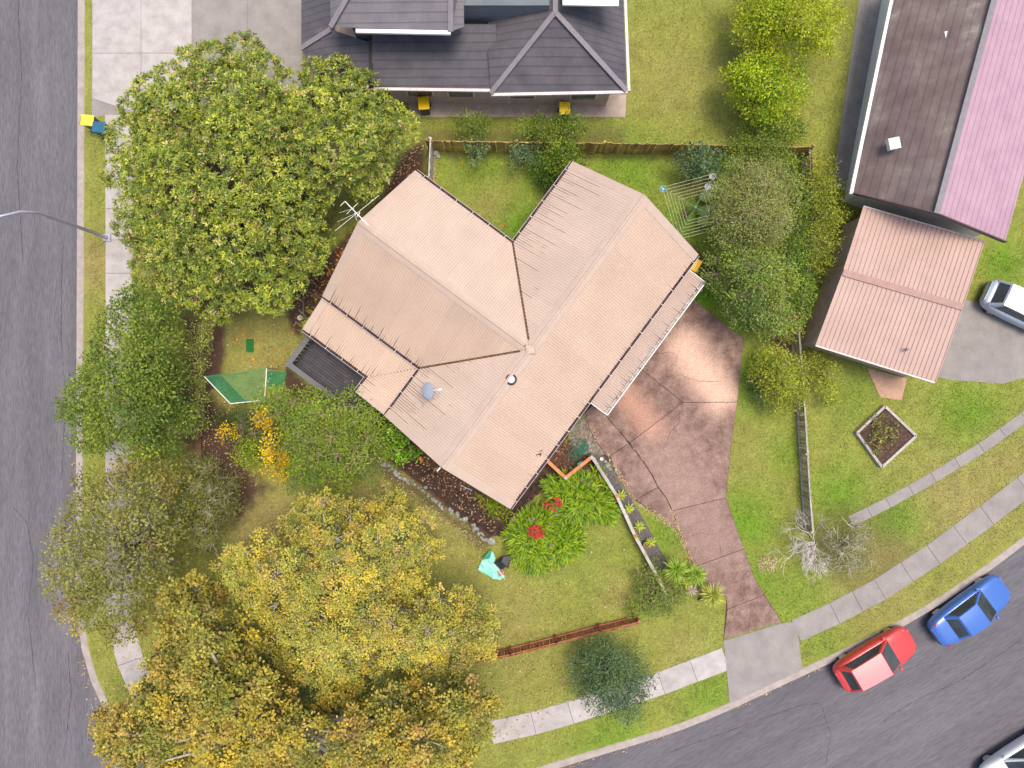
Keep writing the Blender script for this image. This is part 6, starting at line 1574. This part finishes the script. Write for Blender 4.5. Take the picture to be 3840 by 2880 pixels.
# long-handled brush under the south gable, bucket
ba, bb2 = P(1727, 1819) + Vector((0, 0, .05)), P(1764, 1836) + Vector((0, 0, .05)); br = empty('brush', ba); tag(br, 'white-handled brush with a blue head lying by the paved path', 'brush')
MB().tube([(0, 0, 0), bb2 - ba], .012, 8).build('handle', WHITE, br); bevel(MB().box(bb2 - ba + Vector((.03, -.01, 0)), (.11, .1, .07), -.5).build('head', mat_flat('blue_plastic', (.03, .30, .48), .5), br), .015, 2)
bk = P(1130, 1193); t = MB().lathe((bk.x, bk.y, 0), [(.09, 0), (.12, .25), (.13, .26), (.11, .25), (.08, .03)], 16).build('bucket', WHITE); tag(t, 'small white bucket beside the cream and green shrub', 'bucket')

# ------------------------------------------------------------------ street lamp
lp = P(405, 892); lamp = empty('street_lamp', (lp.x, lp.y, 0)); tag(lamp, 'grey street lamp with a curved arm reaching over the west road', 'street lamp')
LG = mat_flat('lamp_grey', (.42, .42, .50), .4, .4)
arm = [(0, 0, 0), (0, 0, 3), (0, 0, 5.2), (-.25, -.15, 6.0), (-.9, -.5, 6.5), (-1.9, -.9, 6.7)]
MB().tube(arm, [.09, .08, .07, .06, .05, .045], 12).build('pole', LG, lamp, True)
bevel(MB().box((-2.3, -1.05, 6.68), (.7, .26, .12), math.radians(22)).build('lamp_head', LG, lamp), .03, 2)
MB().box((-2.35, -1.07, 6.61), (.45, .2, .03), math.radians(22)).build('lens', GLASS, lamp)
MB().box((0, 0, .06), (.35, .35, .12)).build('base_plate', LG, lamp)

# ------------------------------------------------------------------ raised bed of the eastern neighbour
rb = [(3308, 1523), (3424, 1633), (3297, 1749), (3204, 1622)]
rc = P(3308, 1632); bed = empty('raised_garden_bed', (rc.x, rc.y, 0)); tag(bed, 'diamond-set timber raised garden bed on the eastern neighbour lawn', 'garden bed')
for i in range(4):
    a, b = P(*rb[i]) - rc, P(*rb[(i + 1) % 4]) - rc; MB().beam(a + Vector((0, 0, .15)), b + Vector((0, 0, .15)), .12, .3).build('sleeper', PALEW, bed)
mobj('soil', [P(*q) - rc + Vector((0, 0, .2)) for q in rb], [(3, 2, 1, 0)], DIRT, bed)
plant('bed_plants', 'leafy vegetables growing in the diamond-set raised bed', 'vegetables', [(3260, 1600), (3310, 1560), (3370, 1630), (3310, 1700), (3250, 1650)], .35, .6, .28, OLIVE, 97, trunk=0, leaf=(.13, .07), clumps=8, per=10, clump_r=.18)

# ------------------------------------------------------------------ cars
TYRE = mat_flat('tyre', (.02, .02, .021), .85)
RIM = mat_flat('alloy', (.45, .45, .47), .3, .8)
CGLASS = mat_noise('car_glass', [(.4, (.025, .035, .04)), (.6, (.05, .065, .07))], scale=1, rough=.06, spec=.6)
def paint(name, c):
    m, nt, b = nodes(name); b.inputs['Base Color'].default_value = rgba(c); b.inputs['Roughness'].default_value = .3; b.inputs['Metallic'].default_value = .15
    b.inputs['Coat Weight'].default_value = .6; b.inputs['Coat Roughness'].default_value = .08
    return m
def car(label, px, py, ang, col, L=4.2, W=1.72, H=1.48, roof_col=None, hatch=True, z=-.118):
    p = P(px, py, .8); root = empty('car', (p.x, p.y, z), ang); tag(root, label, 'car'); pm_ = paint('car_paint', col)
    h = L / 2
    st = [(-h, .62, .42, .80), (-h + .12, .82, .30, .90), (-h + .5, .93, .26, .96), (-h * .35, 1.0, .24, .93), (h * .25, 1.0, .24, .92), (h * .48, .98, .24, .91), (h - .55, .95, .26, .80), (h - .15, .84, .28, .70), (h, .60, .40, .60)]
    vs, fs = [], []
    for x, k, zb, zt in st:
        w = W / 2 * k
        for y, zz_ in ((-w * .55, zt + .025), (-w * .88, zt), (-w, zt - .12), (-w, zb + .18), (-w * .93, zb), (w * .93, zb), (w, zb + .18), (w, zt - .12), (w * .88, zt), (w * .55, zt + .025)):
            vs.append((x, y, zz_))
    n = 10
    for i in range(len(st) - 1):
        for k in range(n): fs.append((i * n + k, i * n + (k + 1) % n, (i + 1) * n + (k + 1) % n, (i + 1) * n + k))
    fs.append(tuple(range(n))); fs.append(tuple(range(len(st) * n - 1, len(st) * n - n - 1, -1)))
    fs = [f[::-1] for f in fs]
    body = mobj('body', vs, fs, pm_, root, True); sm = body.modifiers.new('sub', 'SUBSURF'); sm.levels = 2; sm.render_levels = 2
    # cabin: lower ring on the belt line, upper ring at the roof
    xb, xf, rb_, rf = (-h + .22 if hatch else -h + .75), h * .44, (-h + .62 if hatch else -h + 1.25), h * .08
    wl, wu, zl = W / 2 * .90, W / 2 * .70, .90
    lo = [(xb, -wl * .86), (xf, -wl * .86), (xf, wl * .86), (xb, wl * .86)]
    lo = [(xb, -wl * .9), (xf, -wl * .92), (xf, wl * .92), (xb, wl * .9)]; hi = [(rb_, -wu * .93), (rf, -wu), (rf, wu), (rb_, wu * .93)]
    V = [(a, b, zl) for a, b in lo] + [(a, b, H - .04) for a, b in hi]
    cab = mobj('cabin', V, [(0, 1, 5, 4), (1, 2, 6, 5), (2, 3, 7, 6), (3, 0, 4, 7), (4, 5, 6, 7)], pm_, root); bevel(cab, .05, 3)
    def pane(name, a, b, c, d, m1, m2):
        A, B, C_, D = [Vector(V[i]) for i in (a, b, c, d)]; nn = (B - A).cross(D - A).normalized()
        ctr = (A + B + C_ + D) / 4
        if nn.dot(ctr - Vector((0, 0, 1.1))) < 0: nn = -nn
        f = lambda s, t: A.lerp(B, s).lerp(D.lerp(C_, s), t) + nn * .012
        mobj(name, [f(m1, m2), f(1 - m1, m2), f(1 - m1, 1 - m2 * .8), f(m1, 1 - m2 * .8)], [(0, 1, 2, 3)], CGLASS, root)
    pane('windscreen', 1, 2, 6, 5, .06, .07); pane('rear_window', 3, 0, 4, 7, .1, .14); pane('side_window', 0, 1, 5, 4, .1, .12); pane('side_window', 2, 3, 7, 6, .1, .12)
    rfm = paint('roof_tone', roof_col) if roof_col else pm_
    g = 5; rv, rf_ = [], []
    for i in range(g + 1):
        for j in range(g + 1):
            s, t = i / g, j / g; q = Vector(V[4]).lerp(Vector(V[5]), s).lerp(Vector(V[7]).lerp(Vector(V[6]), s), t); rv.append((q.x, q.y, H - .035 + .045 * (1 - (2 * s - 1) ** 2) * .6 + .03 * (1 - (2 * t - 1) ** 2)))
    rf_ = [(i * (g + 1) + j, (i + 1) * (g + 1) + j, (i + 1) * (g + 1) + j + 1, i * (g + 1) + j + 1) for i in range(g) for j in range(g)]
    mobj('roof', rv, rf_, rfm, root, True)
    for sx in (h * .62, -h * .60):
        for sy in (-1, 1):
            wh = MB().lathe((0, 0, -.1), [(.20, 0), (.31, .0), (.325, .04), (.325, .17), (.31, .2), (.20, .2)], 22)
            R = Matrix.Rotation(math.pi / 2, 3, 'X'); wh.v = [R @ v + Vector((sx, sy * (W / 2 - .19), .32)) for v in wh.v]; ty = wh.build('wheel', TYRE, root)
            rm_ = MB().lathe((0, 0, -.104), [(.02, 0), (.2, .0), (.2, .208), (.02, .208)], 16); rm_.v = [R @ v + Vector((sx, sy * (W / 2 - .19), .32)) for v in rm_.v]; rm_.build('rim', RIM, ty)
    LENS = mat_flat('headlight_lens', (.30, .31, .33), .12); TAIL = mat_flat('tail_light', (.35, .01, .012), .25)
    for sy in (-1, 1):
        bevel(MB().box((h - .40, sy * W * .325, .66), (.34, .20, .13), sy * -.45).build('headlight', LENS, root), .03, 2)
        bevel(MB().box((-h + .30, sy * W * .345, .82), (.20, .16, .2), sy * .3).build('tail_light', TAIL, root), .02, 2)
        bevel(MB().box((h * .36, sy * (W / 2 - .01), .98), (.12, .16, .12)).build('mirror', pm_, root), .02, 2)
    MB().box((h - .04, 0, .42), (.10, W * .55, .16)).build('bumper', BLACK, root); MB().box((-h + .05, 0, .42), (.10, W * .6, .14)).build('bumper', BLACK, root)
    return root
car('red hatchback parked at the kerb, rear end towards the driveway apron', 3294, 2480, math.radians(30.5), (.55, .05, .05), roof_col=(.66, .27, .27))  # paler red roof colour stands in for the sky's reflection
car('blue sedan parked at the kerb in front of the red hatchback', 3652, 2297, math.radians(36), (.045, .14, .46), L=4.3, hatch=False)
car('silver car cut off by the bottom right corner of the picture', 3850, 2860, math.radians(213), (.55, .58, .60), L=4.3, hatch=False)
car('white and pale blue hatchback parked on the neighbour concrete pad', 3850, 1158, math.radians(-25), (.30, .38, .48), roof_col=(.75, .76, .78), z=.02)

# ------------------------------------------------------------------ fallen leaves, grass, litter
def litter(name, label, zones, n, palette, seed, L=(.06, .13), z=.05):
    g = np.random.default_rng(seed); xs, ys = [], []
    for pts, k in zones:
        q = poly_px(pts); c = 0
        while c < k:
            x, y = g.uniform(q[:, 0].min(), q[:, 0].max(), 400), g.uniform(q[:, 1].min(), q[:, 1].max(), 400); m = inside(q, x, y); x, y = x[m][:k - c], y[m][:k - c]; xs.append(x); ys.append(y); c += len(x)
    x, y = np.concatenate(xs), np.concatenate(ys); m = len(x); a = g.uniform(0, 6.28, m)
    ax = np.stack([np.cos(a), np.sin(a), g.normal(0, .2, m)], 1); nn = unit(np.stack([g.normal(0, .3, m), g.normal(0, .3, m), np.ones(m)], 1))
    Ls = g.uniform(*L, m)
    v, qd, cc = leaf_arrays(np.stack([x, y, np.full(m, z) + g.uniform(0, .02, m)], 1), unit(ax), nn, Ls, Ls * g.uniform(.4, .7, m), pick(palette, m, g) * g.uniform(.7, 1.2, (m, 1)))
    o = np_mesh(name, v, qd, LEAF, None, cc, 'stuff'); tag(o, label, 'fallen leaves'); return o
TANL = [((.55, .38, .20), 3), ((.48, .25, .09), 1.6), ((.62, .47, .30), 2), ((.30, .15, .07), 1)]
litter('fallen_leaves', 'tan fallen leaves scattered over the lawn and garden beds', [
    ([(1330, 1720), (1480, 1790), (1650, 1920), (1830, 2050), (1780, 2200), (1900, 2300), (1900, 2430), (1700, 2400), (1620, 2100), (1500, 1880)], 420),
    ([(1900, 2180), (2380, 2180), (2350, 2320), (1930, 2420)], 230), ([(860, 1200), (1130, 1220), (1060, 1380), (860, 1380)], 40), ([(1000, 1900), (1330, 1800), (1330, 1900), (1000, 2000)], 60),
    ([(730, 1460), (860, 1500), (960, 1600), (980, 1800), (860, 1960), (730, 1960)], 420), ([(1440, 1570), (1660, 1760), (1890, 1910), (1850, 2000), (1640, 1850), (1450, 1700)], 420),
    ([(1100, 1080), (1230, 1000), (1330, 860), (1220, 1110), (1110, 1230)], 160), ([(1400, 760), (1560, 640), (1600, 540), (1520, 560), (1440, 700)], 130), ([(2060, 1690), (2230, 1560), (2260, 1700), (2120, 1790)], 90)],
    0, TANL, 71)
litter('yellow_leaves', 'large orange and yellow leaves dropped on the west lawn and deck', [([(880, 1200), (1130, 1220), (1060, 1400), (880, 1400)], 26), ([(1300, 880), (1340, 860), (1260, 1060), (1160, 1200), (1120, 1180)], 26), ([(1650, 600), (1950, 600), (1900, 860), (1700, 760)], 9)], 0, [((.68, .36, .02), 2), ((.60, .22, .04), 2)], 72, (.14, .24))
tag(grass('grass', 420000, 3), 'short mown lawn grass around the house and on the verges', 'grass')

# straw along the driveway edges and over the bare corner of the east lawn
STRAW = [((.55, .42, .24), 3), ((.62, .50, .30), 2), ((.45, .36, .18), 1.5)]
litter('dry_straw', 'pale dry grass along the left edge of the driveway and by the bare shrub', [
    ([(2380, 1868), (2460, 1918), (2550, 1990), (2605, 2110), (2590, 2112), (2535, 2005), (2450, 1935), (2372, 1880)], 420),
    ([(2830, 2090), (2920, 2080), (2900, 2140), (2850, 2150)], 420), ([(2262, 1690), (2285, 1700), (2385, 1868), (2370, 1874)], 160), ([(1628, 580), (1640, 580), (1632, 690), (1622, 690)], 160),
    ([(2505, 1900), (2530, 1920), (2552, 1995), (2540, 1990)], 160), ([(1360, 1690), (1560, 1845), (1700, 1955), (1830, 2050), (1800, 2060), (1540, 1865), (1350, 1710)], 380)], 0, STRAW, 74, (.03, .10))
litter('street_leaves', 'brown and yellow leaves blown along the gutters of both streets', [
    ([(255, 1500), (312, 1500), (312, 2440), (350, 2560), (400, 2700), (340, 2680), (270, 2450)], 240), ([(1750, 2960), (2260, 2815), (2560, 2730), (2560, 2755), (2270, 2845), (1800, 2980)], 200), ([(2760, 2640), (3120, 2470), (3140, 2490), (2770, 2660)], 60)], 0, TANL, 77, (.07, .14), -.1)
litter('verge_leaves', 'autumn leaves on the verge and footpath under the street trees', [([(340, 1900), (700, 1900), (760, 2300), (620, 2700), (420, 2650), (340, 2420)], 420), ([(1500, 2580), (2150, 2440), (2150, 2650), (1800, 2880), (1500, 2880)], 420)], 0, TANL, 78, (.07, .14))
